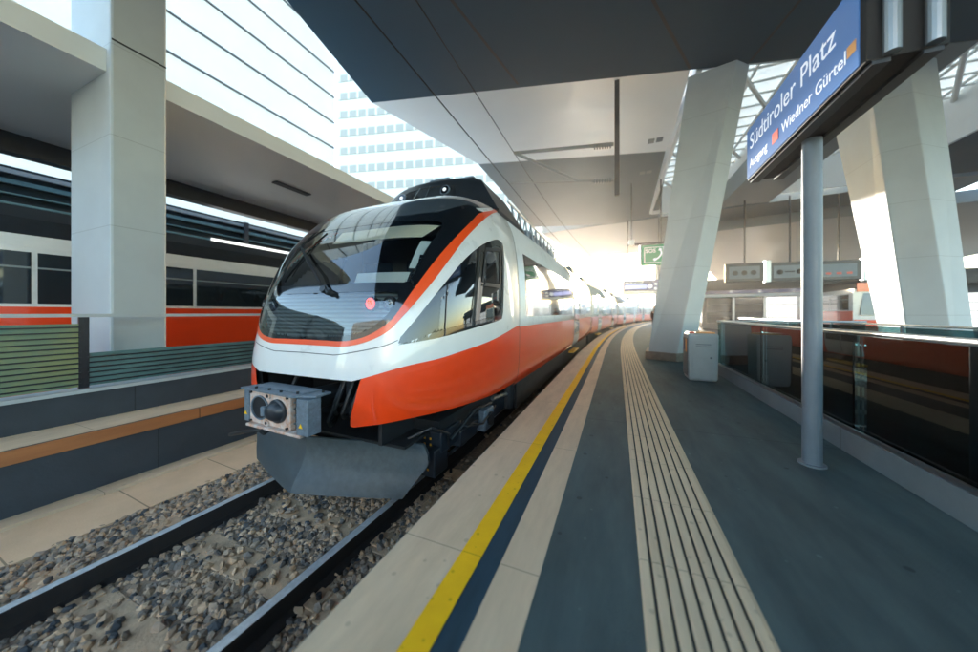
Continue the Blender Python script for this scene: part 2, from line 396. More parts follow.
def lerp_tab(x, xs, ys):
    if x <= xs[0]: return ys[0]
    if x >= xs[-1]: return ys[-1]
    i = bisect_right(xs, x)-1; f = (x-xs[i])/(xs[i+1]-xs[i] or 1e-9); return ys[i]+(ys[i+1]-ys[i])*f
cs_ = crom(CS); CW = [c[0] for c in cs_]; CH = [c[1] for c in cs_]
VV = [0]
for a, b in zip(cs_, cs_[1:]): VV.append(VV[-1]+math.hypot(a[0]-b[0], a[1]-b[1]))
VM = VV[-1]
pr_ = crom(PR); PH = [p[0] for p in pr_]; PY = [p[1] for p in pr_]
UU = [.7*i/199 for i in range(200)] + [1-.3*(1-i/399)**2 for i in range(1, 400)]
SS = [1-math.sqrt(max(0, 1-u**EXN)) for u in UU]
TT = [0]
for i in range(1, len(UU)): TT.append(TT[-1]+math.hypot((UU[i]-UU[i-1])*1.46, (SS[i]-SS[i-1])*2.25))
TM = TT[-1]; TS = TM+.15                      # TS: the seam behind the cab
def surf0(t, v):
    w = lerp_tab(v, VV, CW); h = lerp_tab(v, VV, CH); yn = lerp_tab(h, PH, PY)
    a = abs(t); u = lerp_tab(a, TT, UU); s = lerp_tab(a, TT, SS)
    return Vector((XC+math.copysign(u*w, t), yn+(YE-yn)*s+max(0, a-TM), h+RAIL))
def surf(t, v, off=0):
    p = surf0(t, v)
    if off:
        e = .01
        n = (surf0(t+e, v)-surf0(t-e, v)).cross(surf0(t, min(v+e, VM))-surf0(t, max(v-e, 0)))
        if n.length > 1e-9: p = p + n.normalized()*off
    return p
def side(y, v, sgn=1, off=0):                  # straight part of the body: cross-section only
    w = lerp_tab(v, VV, CW); h = lerp_tab(v, VV, CH); e = .01
    dw = lerp_tab(min(v+e, VM), VV, CW)-lerp_tab(max(v-e, 0), VV, CW); dh = lerp_tab(min(v+e, VM), VV, CH)-lerp_tab(max(v-e, 0), VV, CH)
    l = math.hypot(dw, dh) or 1
    return (sgn*(w+off*dh/l), y, h+RAIL-off*dw/l)
def v_of_h(h): return lerp_tab(h, CH, VV)
def clip(poly, ax, lim, keep_less):
    o_ = []; n = len(poly)
    for i in range(n):
        a, b = poly[i], poly[(i+1) % n]
        ia = (a[ax] <= lim) if keep_less else (a[ax] >= lim); ib = (b[ax] <= lim) if keep_less else (b[ax] >= lim)
        if ia: o_.append(a)
        if ia != ib:
            f = (lim-a[ax])/(b[ax]-a[ax]); o_.append((a[0]+(b[0]-a[0])*f, a[1]+(b[1]-a[1])*f))
    return o_
def pip(p, poly):
    c = False; n = len(poly)
    for i in range(n):
        a, b = poly[i], poly[i-1]
        if (a[1] > p[1]) != (b[1] > p[1]) and p[0] < (b[0]-a[0])*(p[1]-a[1])/(b[1]-a[1])+a[0]: c = not c
    return c
def patch(name, poly, off, m, parent, fn=surf, cu=.05, cv=.05, holes=(), flip=False, cuts=()):
    umin = min(p[0] for p in poly); umax = max(p[0] for p in poly)
    nu = max(1, math.ceil((umax-umin)/cu)); du = (umax-umin)/nu
    verts = []; idx = {}; faces = []
    def vid(p):
        k = (round(p[0], 4), round(p[1], 4))
        if k not in idx: idx[k] = len(verts); verts.append(k)
        return idx[k]
    for i in range(nu):
        a = umin+i*du
        c = clip(clip(poly, 0, a+du, True), 0, a, False)
        if len(c) < 3: continue
        vmin = min(p[1] for p in c); vmax = max(p[1] for p in c)
        j0 = math.floor(vmin/cv); j1 = math.ceil(vmax/cv)
        for j in range(j0, j1):
            q = clip(clip(c, 1, (j+1)*cv, True), 1, j*cv, False)
            if len(q) < 3: continue
            ar = sum(q[k-1][0]*q[k][1]-q[k][0]*q[k-1][1] for k in range(len(q)))/2
            if abs(ar) < 1e-6: continue
            if holes and (any(all(pip(p, h) for p in q) for h in holes) or any(any(pip(p, h) for p in q) for h in cuts)): continue
            ids = []
            for p in q:
                k = vid(p)
                if k not in ids: ids.append(k)
            if len(ids) >= 3: faces.append(tuple(ids))
    me = bpy.data.meshes.new(name); pts = [Vector(fn(u, v, off)) for u, v in verts]
    me.from_pydata([tuple(p) for p in pts], [], faces); me.validate(clean_customdata=False)
    me.materials.append(m)
    me.polygons.foreach_set('use_smooth', [True]*len(me.polygons))
    nr = []
    e = .012
    for u, v in verts:
        a = Vector(fn(u+e, v, 0))-Vector(fn(u-e, v, 0)); b = Vector(fn(u, min(v+e, VM), 0))-Vector(fn(u, max(v-e, 0), 0))
        n = a.cross(b)
        if n.length < 1e-10: n = Vector((0, 0, 1))
        n.normalize()
        nr.append(-n if flip else n)
    # make every face agree with the outward normal
    bm = bmesh.new(); bm.from_mesh(me); bm.verts.ensure_lookup_table()
    for f in bm.faces:
        f.normal_update()
        if f.normal.dot(nr[f.verts[0].index]) < 0: f.normal_flip()
    bm.to_mesh(me); bm.free()
    me.normals_split_custom_set_from_vertices([tuple(n) for n in nr])
    o_ = bpy.data.objects.new(name, me); col.objects.link(o_)
    if parent: o_.parent = parent
    return o_
def mirror(ch): return [(-t, v) for t, v in reversed(ch)]
def sm(ch, n=6): return crom(ch, n)
def inset(poly, d):
    n = len(poly); ar = sum(poly[k-1][0]*poly[k][1]-poly[k][0]*poly[k-1][1] for k in range(n)); s = 1 if ar > 0 else -1
    o_ = []
    for i in range(n):
        a, b, c = poly[i-1], poly[i], poly[(i+1) % n]
        n1 = Vector((-(b[1]-a[1]), b[0]-a[0])); n2 = Vector((-(c[1]-b[1]), c[0]-b[0]))
        if n1.length < 1e-9: n1 = n2
        if n2.length < 1e-9: n2 = n1
        n1.normalize(); n2.normalize(); m_ = n1+n2
        if m_.length < .2: m_ = n1
        m_.normalize(); k = d*s/max(.45, m_.dot(n1))
        o_.append((b[0]+m_[0]*k, b[1]+m_[1]*k))
    return o_
def keyhole(outer, inner):                     # outer with inner cut out
    k = min(range(len(inner)), key=lambda i: (inner[i][0]-outer[0][0])**2+(inner[i][1]-outer[0][1])**2)
    inn = inner[k:]+inner[:k]+[inner[k]]
    a = sum(outer[i-1][0]*outer[i][1]-outer[i][0]*outer[i-1][1] for i in range(len(outer)))
    b = sum(inner[i-1][0]*inner[i][1]-inner[i][0]*inner[i-1][1] for i in range(len(inner)))
    if a*b > 0: inn = [inn[0]]+inn[1:-1][::-1]+[inn[0]]
    return list(outer)+[outer[0]]+inn

OUT = sm([(0,.885),(.27,.884),(.523,.887),(.745,.937),(.914,1.025),(1.037,1.166),(1.10,1.246),(1.278,1.499),(1.47,1.789),(1.664,2.051),(1.971,2.316),(2.392,2.519),(2.9,2.66),(3.36,2.76)])
INN = sm([(0,.934),(.27,.933),(.513,.935),(.737,.989),(.936,1.131),(1.077,1.386),(1.24,1.683),(1.45,1.988),(1.719,2.284),(1.918,2.433),(2.452,2.597),(2.9,2.74),(3.36,2.85)])
MID = [((a[0]+b[0])/2, (a[1]+b[1])/2) for a, b in zip(OUT, INN)]
INS = [p for p in INN if p[1] < 2.44]; 
GU = sm([(0,1.478),(.5,1.477),(.98,1.474)], 4)+sm([(1.04,1.49),(1.085,1.62),(1.155,1.86),(1.225,2.09)], 4)+sm([(1.215,2.15),(1.1,2.165),(.62,2.168),(0,2.17)], 4)
GL = sm([(0,.955),(.187,.955),(.525,.985),(.746,1.048),(.892,1.18),(.965,1.33)], 6)+sm([(.955,1.372),(.90,1.385),(.5,1.388),(0,1.39)], 4)
WO = sm([(.64,.59),(.726,.614),(1.095,.715),(1.448,.757),(1.806,.805),(2.3,.862),(2.773,.935),(3.1,.985),(TS,1.010)])
OB = [(.604,.172)]; OBF = sm([(.604,.168),(.615,.25),(.674,.43),(.705,.55),(.726,.614)], 5)
OBB = sm([(.64,.158),(.839,.196),(1.226,.236),(1.868,.212),(2.5,.178),(2.917,.169),(TS,.165)])
SW = sm([(1.016,.906),(1.22,.931),(1.45,.959),(1.975,1.033),(2.584,1.104)], 5)[:-1]+[(2.62,1.118),(2.66,1.2),(2.689,1.562),(2.72,1.95),(2.715,2.07)]+sm([(2.69,2.11),(2.60,2.135),(2.402,2.125),(2.016,1.994),(1.685,1.777),(1.412,1.474),(1.173,1.157),(1.035,.976)], 5)

train = empty('train', 'white and orange regional train with sloping black windscreen, standing at the platform', 'train', loc=(0, 0, 0))
hole_front = mirror([p for p in MID if p[1] < 2.5])+[p for p in MID if p[1] < 2.5]
SWI = inset(SW, .06)
SWG = [(1.40, 1.02), (1.975, 1.105), (2.5, 1.17), (2.60, 1.26), (2.625, 1.6), (2.64, 2.0), (2.56, 2.05), (2.42, 2.045), (2.06, 1.925), (1.75, 1.72), (1.47, 1.42), (1.40, 1.32)]
white_poly = mirror(WO)+WO+[(TS, VM), (-TS, VM)]
SWm = [(-t, v) for t, v in SW]; SWIm = [(-t, v) for t, v in SWI]
shell = patch('cab_shell', white_poly, 0, M['white'], train, cu=.04, cv=.04, holes=(hole_front,), cuts=(SWI, SWIm))
lining = patch('cab_lining', white_poly, -.035, M['lining'], train, cu=.06, cv=.06, holes=(inset(hole_front, .03), inset(SW, .02), inset(SWm, .02)), flip=True)
for s_ in (1, -1):
    sk = OBF+[p for p in WO if p[0] > .73]+OBB[::-1]
    if s_ < 0: sk = [(-t, v) for t, v in sk]
    patch('skirt_panel', sk, .001, M['orange'], train, cu=.05)
    lk = [(t, v+.02) for t, v in OBF]+[p for p in WO if p[0] > .73]+OBB[::-1]
    if s_ < 0: lk = [(-t, v) for t, v in lk]
    patch('skirt_lining', lk, -.05, M['blackmatte'], train, cu=.1, flip=True)
band = OUT+INN[::-1]
stripe_poly = mirror(OUT)+OUT[1:]+INN[::-1]+mirror(INN)[::-1][1:]
patch('trim_stripe', stripe_poly, .005, M['stripe'], train, cu=.035, cv=.035)
ln = sm([(0,.808),(.316,.805),(.47,.811),(.863,.886),(1.016,.945)]); lnu = [(t, v+.007) for t, v in ln]
patch('panel_joint', mirror(ln)+ln[1:]+lnu[::-1]+mirror(lnu)[::-1][1:], .002, M['joint'], shell, cu=.03, cv=.03)
patch('end_seam', [(TS-.016, .02), (TS-.001, .02), (TS-.001, VM*.97), (TS-.016, VM*.97)], .003, M['joint'], shell, cu=.05, cv=.05)
# windscreen surround: everything inside the stripe, minus the two panes
outer = [(0, .933)]+INS[1:]+[(1.80, 2.50), (1.60, 2.53), (1.35, 2.43), (1.1, 2.30), (.8, 2.255), (0, 2.255)]
half = keyhole(outer, GU); half = keyhole(half, GL)
def full_ring(outer_half, panes):              # symmetrical polygon with the panes cut out
    o_ = outer_half
    full = o_[1:-1] if False else o_
    return full
# build the surround as bands around the panes (symmetrical, no overlaps)
OutR = [p for p in outer if p[0] >= 0]
full_outer = [(-t, v) for t, v in OutR[::-1] if t > 0]+OutR
GUf = mirror([p for p in GU if p[0] > 0])+GU; GUf = [(-t, v) for t, v in GU[::-1] if t > 0]+[p for p in GU]
def sym(half_chain):                           # chain from (0,bottom) round to (0,top)
    return half_chain+[(-t, v) for t, v in half_chain[::-1] if t > 1e-6]
FO, FU, FL = sym(OutR), sym(GU), sym(GL)
cut = [(-2, 1.432), (2, 1.432)]
top = clip(FO, 1, 1.432, False); bot = clip(FO, 1, 1.432, True)
sur = patch('windscreen_surround', keyhole(top, FU), .0035, M['blackgloss'], train, cu=.04, cv=.04)
patch('lower_surround', keyhole(bot, FL), .0035, M['blackgloss'], train, cu=.03, cv=.03)
ws = patch('windscreen', FU, .0015, M['windscreen'], train, cu=.05, cv=.05)
patch('lower_screen', FL, .0015, M['lowglass'], train, cu=.05, cv=.05)
# dark grey brow between windscreen and roof fairing
brow = [(0, 2.257), (.8, 2.257), (1.1, 2.302), (1.35, 2.432), (1.60, 2.532), (1.80, 2.502), (2.3, 2.62), (2.9, 2.80), (3.36, 2.87), (3.36, VM), (0, VM)]
patch('brow_panel', sym(brow), .002, M['roofgrey'], train, cu=.06, cv=.05)
# side windows
for s_ in (1, -1):
    f = (lambda P: [(s_*t, v) for t, v in P])
    w_ = patch('side_window', f(inset(SW, .012)), -.004, M['sideglass'], train, cu=.05)
    patch('window_frame', keyhole(f(SW), f(SWG)), .003, M['blackgloss'], w_, cu=.04, cv=.04)
    mull = [(1.86, 1.02), (1.93, 1.03), (2.02, 1.99), (1.95, 1.95)]
    patch('window_mullion', f(mull), .0035, M['blackgloss'], w_, cu=.05)
    op = [(2.05, 1.50), (2.57, 1.50), (2.60, 2.03), (2.10, 1.97)]
    patch('opening_sash', keyhole(f(op), f(inset(op, .045))), .006, M['anthracite'], w_, cu=.05)
# cab interior
cb = MB(); cb.box(XC-1.25, XC+1.25, 4.1, 4.2, .6, 2.5); cb.build('cab_bulkhead', M['desk'], train)
cb = MB(); cb.box(XC-1.0, XC+1.0, 2.7, 4.1, .55, .62); cb.build('cab_floor', M['lining'], train)
cb = MB(); cb.prism([(XC-1.0, 2.36, 1.50), (XC-1.0, 2.60, 1.63), (XC-1.0, 2.85, 1.58), (XC-1.0, 2.9, .62), (XC-1.0, 2.40, .62)], (2.0, 0, 0))
dk = cb.build('driver_desk', M['desk'], train, bevel=.02)
cb = MB(); cb.box(XC+.2, XC+.55, 2.66, 2.7, 1.62, 1.84); cb.build('desk_screen', M['blackgloss'], dk)
sb = MB(); sb.box(XC-.25, XC+.27, 3.35, 3.85, 1.0, 1.15); sb.box(XC-.24, XC+.26, 3.78, 3.92, 1.15, 1.85); sb.box(XC-.13, XC+.15, 3.8, 3.92, 1.85, 2.1)
sb.build('driver_seat', M['seat'], train, bevel=.05)
def strip_uv(u0, u1, v0, v1): return [(u0, v0), (u1, v0), (u1, v1), (u0, v1)]
patch('sun_blind', [(-.2, 2.0), (1.02, 2.0), (1.19, 2.165), (-.2, 2.165)], -.05, M['cream'], train)
patch('blind_bar', [(.42, 1.49), (1.0, 1.49), (1.02, 1.60), (.42, 1.60)], -.045, mat('cab_pale_ledge', (.5, .54, .54), .6), train)
patch('cab_pillar_trim', [(.99, 1.64), (1.06, 1.64), (1.16, 1.95), (1.03, 1.95)], -.045, mat('cab_pale_trim', (.6, .66, .68), .6), train)
patch('front_grille', sym([(0,.945),(.5,.965),(.75,1.04),(.9,1.17),(.97,1.34),(.95,1.40),(0,1.40)]), -.06, M['louvrepanel'], train, cu=.05, cv=.02)
for s_ in (1, -1):
    for t_, mm, nm in ((.70, 'redlamp' , 'tail_lamp'), (.885, 'greylamp', 'head_lamp')):
        c = surf(s_*t_, 1.285, -.03); lp = MB()
        lp.sphere(c, .058 if nm == 'tail_lamp' else .055, 12, sy=.45)
        if nm == 'tail_lamp' and s_ < 0: mm = 'greylamp'
        o = lp.build(nm, M[mm], train, smooth=True)
        rg = MB(); rg.tube([c+Vector((0, -.012, 0)), c+Vector((0, .03, 0))], .068, 16); rg.build('lamp_ring', M['blackmatte'], o)
        for k in range(7):
            a = k*math.pi/3; q = c+Vector((.026*math.cos(a) if k < 6 else 0, -.024, .026*math.sin(a) if k < 6 else 0))
            if k == 0: dots = MB()
            dots.sphere(q, .011, 6)
        dots.build('lamp_lens', M[mm], o)
# wiper
wp = MB(); pv = surf(.165, 1.40, .05); el = surf(-.50, 1.90, .07)
wp.tube([pv, surf(-.1, 1.62, .085), el], .012, 8); wp.tube([pv+Vector((.02, -.01, -.01)), surf(-.08, 1.60, .085)+Vector((.03, 0, 0)), el+Vector((.02, 0, -.01))], .009, 8)
wo_ = wp.build('wiper', M['blackmatte'], train)
b1 = MB(); b1.tube([surf(-.60, 1.54, .03), surf(-.56, 1.75, .05), surf(-.50, 1.96, .05), surf(-.43, 2.16, .03)], .011, 6)
b1.tube([surf(-.57, 1.62, .06), el, surf(-.46, 2.08, .06)], .008, 6); b1.build('wiper_blade', M['rubber'], wo_)
hb = MB(); hb.tube([surf(.165, 1.40, .0), surf(.165, 1.40, .075)], .035, 12); hb.tube([surf(.22, 1.39, .0), surf(.22, 1.39, .06)], .026, 12); hb.tube([surf(.16, 1.42, .05), surf(.25, 1.36, .06)], .018, 8); hb.build('wiper_hub', M['anthracite'], wo_)
# dark coupler bay behind the apron opening
bay = MB(); bay.box(XC-.72, XC+.72, 2.75, 2.8, .15, .9); bay.box(XC-.78, XC+.78, 2.3, 2.8, .70, .72); bay.box(XC-1.0, XC+1.0, 2.32, 2.8, .05, .075); bay.box(XC-.80, XC-.76, 2.25, 2.8, .08, .7); bay.box(XC+.76, XC+.80, 2.25, 2.8, .08, .7); bay.build('coupler_bay', M['blackmatte'], train)
ap = MB(); ap.prism([(XC-.62, 2.22, .64), (XC-.62, 2.45, .60), (XC-.62, 2.6, .2), (XC-.62, 2.55, .2)], (.001, 0, 0))
for k, (x, z0, r_) in enumerate(((.30, .62, .018), (.40, .60, .022), (.50, .62, .016), (.56, .58, .02), (.22, .5, .025), (-.4, .6, .02))):
    hs = MB(); hs.tube([(XC+x, 2.35, z0+.1), (XC+x+.02, 2.25, z0-.05), (XC+x-.03, 2.2, z0-.25), (XC+x-.12, 2.3, z0-.34), (XC+x-.2, 2.45, z0-.3)], r_, 8)
    hs.build('air_hose', M['rubber'], train, smooth=True)
br = MB(); br.box(XC+.25, XC+.62, 2.3, 2.7, .30, .36); br.box(XC+.33, XC+.40, 2.28, 2.4, .36, .66); br.box(XC+.5, XC+.53, 2.25, 2.3, .45, .55); br.build('hose_bracket', M['anthracite'], train)

# coupler
cp = empty('coupler', '', ''); del cp['label']; del cp['category']; cp.parent = train
cp.scale = (1, 1, .86); cp.location = (-2.88, 1.82, .44); cp.rotation_euler = (0, 0, R(-2))
b = MB(); b.box(-.30, .285, 0, .10, -.18, .165)
fp = b.build('face_plate', M['rust'], cp, bevel=.008)
ring = lambda r_, cx, y, cz: [(cx+r_*math.cos(a), y, cz+r_*math.sin(a)) for a in [2*math.pi*k/32 for k in range(32)]]
SX, CX = -.135, .12
b = MB(); b.tube([(SX, -.003, -.005), (SX, -.001, -.005)], .115, 32); b.build('funnel_socket', M['blackmatte'], fp)
b = MB(); b.loft([ring(.115, SX, -.001, -.005), ring(.115, SX, -.014, -.005), ring(.128, SX, -.014, -.005), ring(.128, SX, -.001, -.005)], caps=False); b.build('socket_ring', M['bluegrey'], fp)
b = MB(); b.loft([ring(.122, CX, -.001, -.005), ring(.120, CX, -.018, -.005), ring(.112, CX, -.024, -.005), ring(.104, CX-.002, -.026, -.005), ring(.086, CX-.006, -.055, -.005), ring(.060, CX-.014, -.076, -.005), ring(.030, CX-.020, -.084, -.005)])
b.build('coupling_cone', M['anthracite'], fp, smooth=True)
b = MB(); b.prism([(.02, -.01, -.055), (.06, -.01, -.055), (.065, -.09, -.04), (.03, -.10, -.04), (.015, -.07, -.045)], (0, 0, .10)); b.build('coupling_hook', M['bluegrey'], fp, bevel=.012)
for x, z, r_ in ((-.01, .135, .032), (-.03, -.15, .030), (-.27, .145, .012), (.25, -.16, .012), (.255, .145, .012), (-.275, -.16, .012)):
    b = MB(); b.tube([(x, -.016, z), (x, .01, z)], r_, 14); bb = b.build('bolt', M['rust'] if r_ > .02 else M['blackmatte'], fp)
    if r_ > .02:
        b = MB(); b.tube([(x, -.018, z), (x, -.0165, z)], r_*.55, 12); b.build('bolt_hole', M['blackmatte'], bb)
b = MB(); b.prism([(-.40, -.03, .170), (.36, -.05, .170), (.56, .04, .170), (.54, .2, .170), (-.36, .22, .170)], (0, 0, .022)); 
tcv = b.build('top_cover', M['bluegrey'], cp, bevel=.005)
b = MB(); b.box(-.30, .42, .03, .20, .193, .204); b.build('cover_plate', M['bluegrey'], tcv, bevel=.004)
for x, y in ((-.2, .0), (-.02, .01), (.16, .0), (.34, .03), (-.32, .12), (.5, .15)):
    b = MB(); b.tube([(x, y, .19), (x, y, .212)], .012, 8); b.build('bolt', M['blackmatte'], tcv)
for x0, x1, yy, y1 in ((-.395, -.315, .0, .12), (.405, .545, -.03, .10)):
    b = MB(); b.box(x0, x1, yy, y1, -.185, .165); eb = b.build('electric_box', M['bluegrey'], cp, bevel=.01)
    xm = (x0+x1)/2-.01
    b = MB(); b.prism([(xm-.024, yy-.003, -.11), (xm+.024, yy-.003, -.11), (xm, yy-.003, -.066)], (0, .002, 0)); b.build('warning_mark', M['yellow'], eb)
b = MB(); b.box(.29, .40, .045, .12, -.17, .16); b.build('contact_box', M['blackmatte'], cp)
for z in (-.10, -.02, .05, .11):
    b = MB(); b.tube([(.34, .045, z), (.34, .0, z)], .011, 8); b.build('contact_pin', M['steel'], cp)
b = MB(); b.box(-.30, .46, -.035, .1, -.212, -.183); b.build('bottom_plate', M['rust'], cp, bevel=.004)
b = MB(); b.tube([(.05, .1, 0), (.09, 1.0, 0)], .13, 18); b.build('drawbar', M['blackmatte'], cp)
b = MB(); b.tube([(-.05, .02, -.215), (-.16, -.03, -.245), (-.36, -.02, -.30), (-.66, .02, -.40)], .021, 8); b.build('uncoupling_handle', M['rubber'], cp, smooth=True)
b = MB(); b.tube([(-.05, .05, -.20), (-.05, -.04, -.245)], .036, 10); b.build('handle_pivot', M['blackmatte'], cp)

# snow plough: V of two concave wings meeting in a ridge
PX = XC-.12; PWZ = crom([(.115, 0), (.215, .05), (.33, .12), (.44, .155), (.53, .165), (.605, .15)], 4)
def wing(sgn):
    rings = []
    for k in range(15):
        f = k/14; row = []
        for i, (z, dy) in enumerate(PWZ):
            hw = 1.06+.2*min(1, max(0, (z-.115)/.29)); hw = hw if z < .5 else hw-.05*((z-.5)/.105)
            x = hw*f; y = 2.03+dy*(1-.25*f)+.33*f**1.15
            row.append((PX+sgn*x, y, RAIL+z))
        rings.append(row)
    return rings
b = MB()
for s_ in (1, -1):
    r1 = wing(s_); r2 = [[(x, y+.03, z) for x, y, z in rw] for rw in r1]
    rings = [a+c[::-1] for a, c in zip(r1, r2)]
    b.loft(rings)
pl = b.build('snow_plough', M['plow'], train, smooth=True)
b = MB()
for x in (-.7, .7): b.box(PX+x-.05, PX+x+.05, 2.62, 3.2, -.2, .0); 
b.box(PX-.8, PX+.8, 2.6, 2.75, -.15, .0); b.build('plough_bracket', M['blackmatte'], pl)

# roof fairing with two lamps
H0 = RAIL+3.44
NF = 21
def fair_pt(q, f, off=0):                      # q across (-1..1), f from the foot (0) to the top edge (1)
    a = Vector((XC+1.2*q, 4.05+.17*abs(q)**3, RAIL+3.57-.22*q*q)); c = Vector((XC+.84*q, 4.30+.15*abs(q)**3, RAIL+3.96-.05*q*q))
    return a.lerp(c, f)+Vector((0, -.85, .5))*off
def fair_row(pts): return [tuple(p_) for p_ in pts]+[(pts[-1][0], 5.6, pts[-1][2]), (pts[0][0], 5.6, pts[0][2])]
qs = [-1+2*i/(NF-1) for i in range(NF)]
rows = [[fair_pt(q, 0)+Vector((0, .02, -.12)) for q in qs]]
for f in (0, .06, .2, .4, .6, .8, .95, 1): rows.append([fair_pt(q, f) for q in qs])
rows.append([Vector((XC+.80*q, 4.35+.14*abs(q)**3, RAIL+4.005-.04*q*q)) for q in qs])
rows.append([Vector((XC+.72*q, 4.45+.12*abs(q)**3, RAIL+4.03-.02*q*q)) for q in qs])
b = MB(); b.loft([fair_row(r_) for r_ in rows]); fa = b.build('roof_fairing', M['anthracite'], train, smooth=True)
edge = MB(); edge.tube([fair_pt(q, -.02, .02) for q in qs], .014, 6); edge.build('foot_rail', M['blackmatte'], fa)
slf = [(-.78, .22), (-.2, .20), (.2, .20), (.44, .24), (.50, .38), (.48, .70), (.1, .76), (-.40, .74), (-.60, .56)]
b = MB(); b.prism([fair_pt(q, f, .012) for q, f in slf], Vector((0, .05, -.04))); b.build('lamp_slot', M['blackmatte'], fa)
for q in (-.46, .33):
    c = fair_pt(q, .46, .015); n_ = Vector((0, -.9, .25)).normalized()
    b = MB(); b.tube([c-n_*.06, c+n_*.015], .082, 20); lo = b.build('roof_lamp', M['bluegrey'], fa)
    b = MB(); b.tube([c+n_*.0155, c+n_*.02], .068, 20); b.build('lamp_lens', M['blackgloss'], lo)
    b = MB(); b.tube([c+n_*.0205, c+n_*.03], .03, 14); b.build('lamp_centre', M['signwhite'], lo)
for q in (-.17, .03):
    b = MB(); b.tube([fair_pt(q, .2, .018), fair_pt(q, .75, .018)], .008, 6); b.build('slot_rib', M['steel'], fa)
for q in (-.75, -.34, .22, .62):
    b = MB(); b.sphere(fair_pt(q, .02, .02), .026, 8); b.build('fairing_bolt', M['steel'], fa)
b = MB(); b.box(XC-.62, XC+.66, 4.5, 5.6, RAIL+4.03, RAIL+4.06); b.build('fairing_lid', M['bluegrey'], fa, bevel=.01)
b = MB(); b.box(XC-.15, XC+.22, 4.48, 4.75, RAIL+4.062, RAIL+4.10); b.build('lid_hatch', M['bluegrey'], fa, bevel=.01)
for s_ in (1, -1):                             # open lattice along the roof edge behind the fairing
    b = MB(); x = XC+s_*1.05; za, zb = RAIL+3.38, RAIL+3.86
    b.tube([(x, 5.5, za), (x, 10.5, za)], .022, 6); b.tube([(x-s_*.08, 5.3, zb), (x-s_*.08, 10.0, zb)], .022, 6)
    n = 10
    for k in range(n+1):
        y = 5.5+4.6*k/n
        b.tube([(x, y, za), (x-s_*.08, y, zb)], .02, 6)
        if k < n: b.tube([(x, y, za), (x-s_*.08, y+.46, zb)], .014, 6)
    b.build('roof_lattice', M['steel'], train)

# carriages
V_LOW, V_BELT, V_W0, V_W1 = v_of_h(.77), v_of_h(1.65), v_of_h(1.80), v_of_h(2.79)
def carriage(L, first=False, doors=(), windows=()):
    root = bpy.data.objects.new('carriage', None); col.objects.link(root); root.parent = train; root.empty_display_size = .2
    vs = [V_BELT+(VM-V_BELT)*i/22 for i in range(23)]
    prof = [(s, v) for s, v in [(1, v) for v in vs]+[(-1, v) for v in vs[::-1]]]
    b = MB(); b.loft([[Vector(side(y, v, s)) for s, v in prof] for y in (0, L)], closed=True); body = b.build('carriage_body', M['white'], root, smooth=False)
    for p in body.data.polygons: p.use_smooth = len(p.vertices) == 4 and abs(p.normal.y) < .5
    for s_ in (1, -1):
        fn = (lambda y, v, off=0, s_=s_: side(y, v, s_, off))
        vl = [V_LOW+(V_BELT-V_LOW)*i/10 for i in range(11)]
        b = MB(); b.loft([[Vector(side(y, v, s_)) for v in vl] for y in (0, L)], closed=False); lo = b.build('lower_panel', M['orange'], root)
        for p in lo.data.polygons: p.use_smooth = True
        for (y0, y1) in windows:
            w = patch('window', strip_uv(y0, y1, V_W0, V_W1), .004, M['blackgloss'], root, fn=fn, cu=.9, cv=.2)
            n = max(1, round((y1-y0)/1.75))
            for k in range(n):
                a = y0+.06+(y1-y0-.06)*k/n; c = y0+(y1-y0-.06)*(k+1)/n
                patch('window_pane', strip_uv(a, c, V_W0+.05, V_W1-.04), .007, M['carpane'], w, fn=fn, cu=.9, cv=.2)
        for y in doors:
            d = patch('door', strip_uv(y, y+1.3, v_of_h(.80), v_of_h(2.95)), .006, M['doorgrey'], root, fn=fn, cu=.7, cv=.15)
            for a in (0.06, .68):
                patch('door_pane', strip_uv(y+a, y+a+.56, v_of_h(1.15), v_of_h(2.70)), .010, M['carpane'], d, fn=fn, cu=.7, cv=.15)
            for a in (-.015, .645, 1.30): patch('door_seal', strip_uv(y+a, y+a+.02, v_of_h(.80), v_of_h(2.95)), .011, M['rubber'], d, fn=fn, cu=.7, cv=.15)
            b = MB(); X_ = 1.28; b.box(min(s_*X_, s_*(X_+.17)), max(s_*X_, s_*(X_+.17)), y+.05, y+1.25, .02, .07); b.build('door_step', M['stepyellow'], d, bevel=.01)
    b = MB()
    for y0, y1, x0, x1, h in ((1.0 if not first else 3.0, L*.45, -.85, .85, .30), (L*.5, L*.72, -.7, .7, .22), (L*.78, L-.6, -.9, .9, .34)):
        b = MB(); b.prism([(x0, y0, RAIL+3.52), (x1, y0, RAIL+3.52), (x1-.12, y0, RAIL+3.60+h), (x0+.12, y0, RAIL+3.60+h)], (0, y1-y0, 0)); b.build('roof_equipment', M['bluegrey'], root, bevel=.03)
    b = MB(); b.box(-1.22, 1.22, .15 if not first else .6, L-.2, -.30, .23); b.build('underframe', M['blackmatte'], root)
    for y in ([L-.4] if first else [.3, L-.3]):
        b = MB(); b.box(-1.3, 1.3, y-.3 if y > 1 else y-.6, y+.6 if y > 1 else y+.3, .3, 2.85)
    return root
M['carpane'] = mat('carriage_pane', (.035, .045, .05), .05, coat=1, noise=.5, nscale=1.5, spec=.8)
M['doorgrey'] = mat('door_grey', (.50, .54, .55), .3, coat=.6)
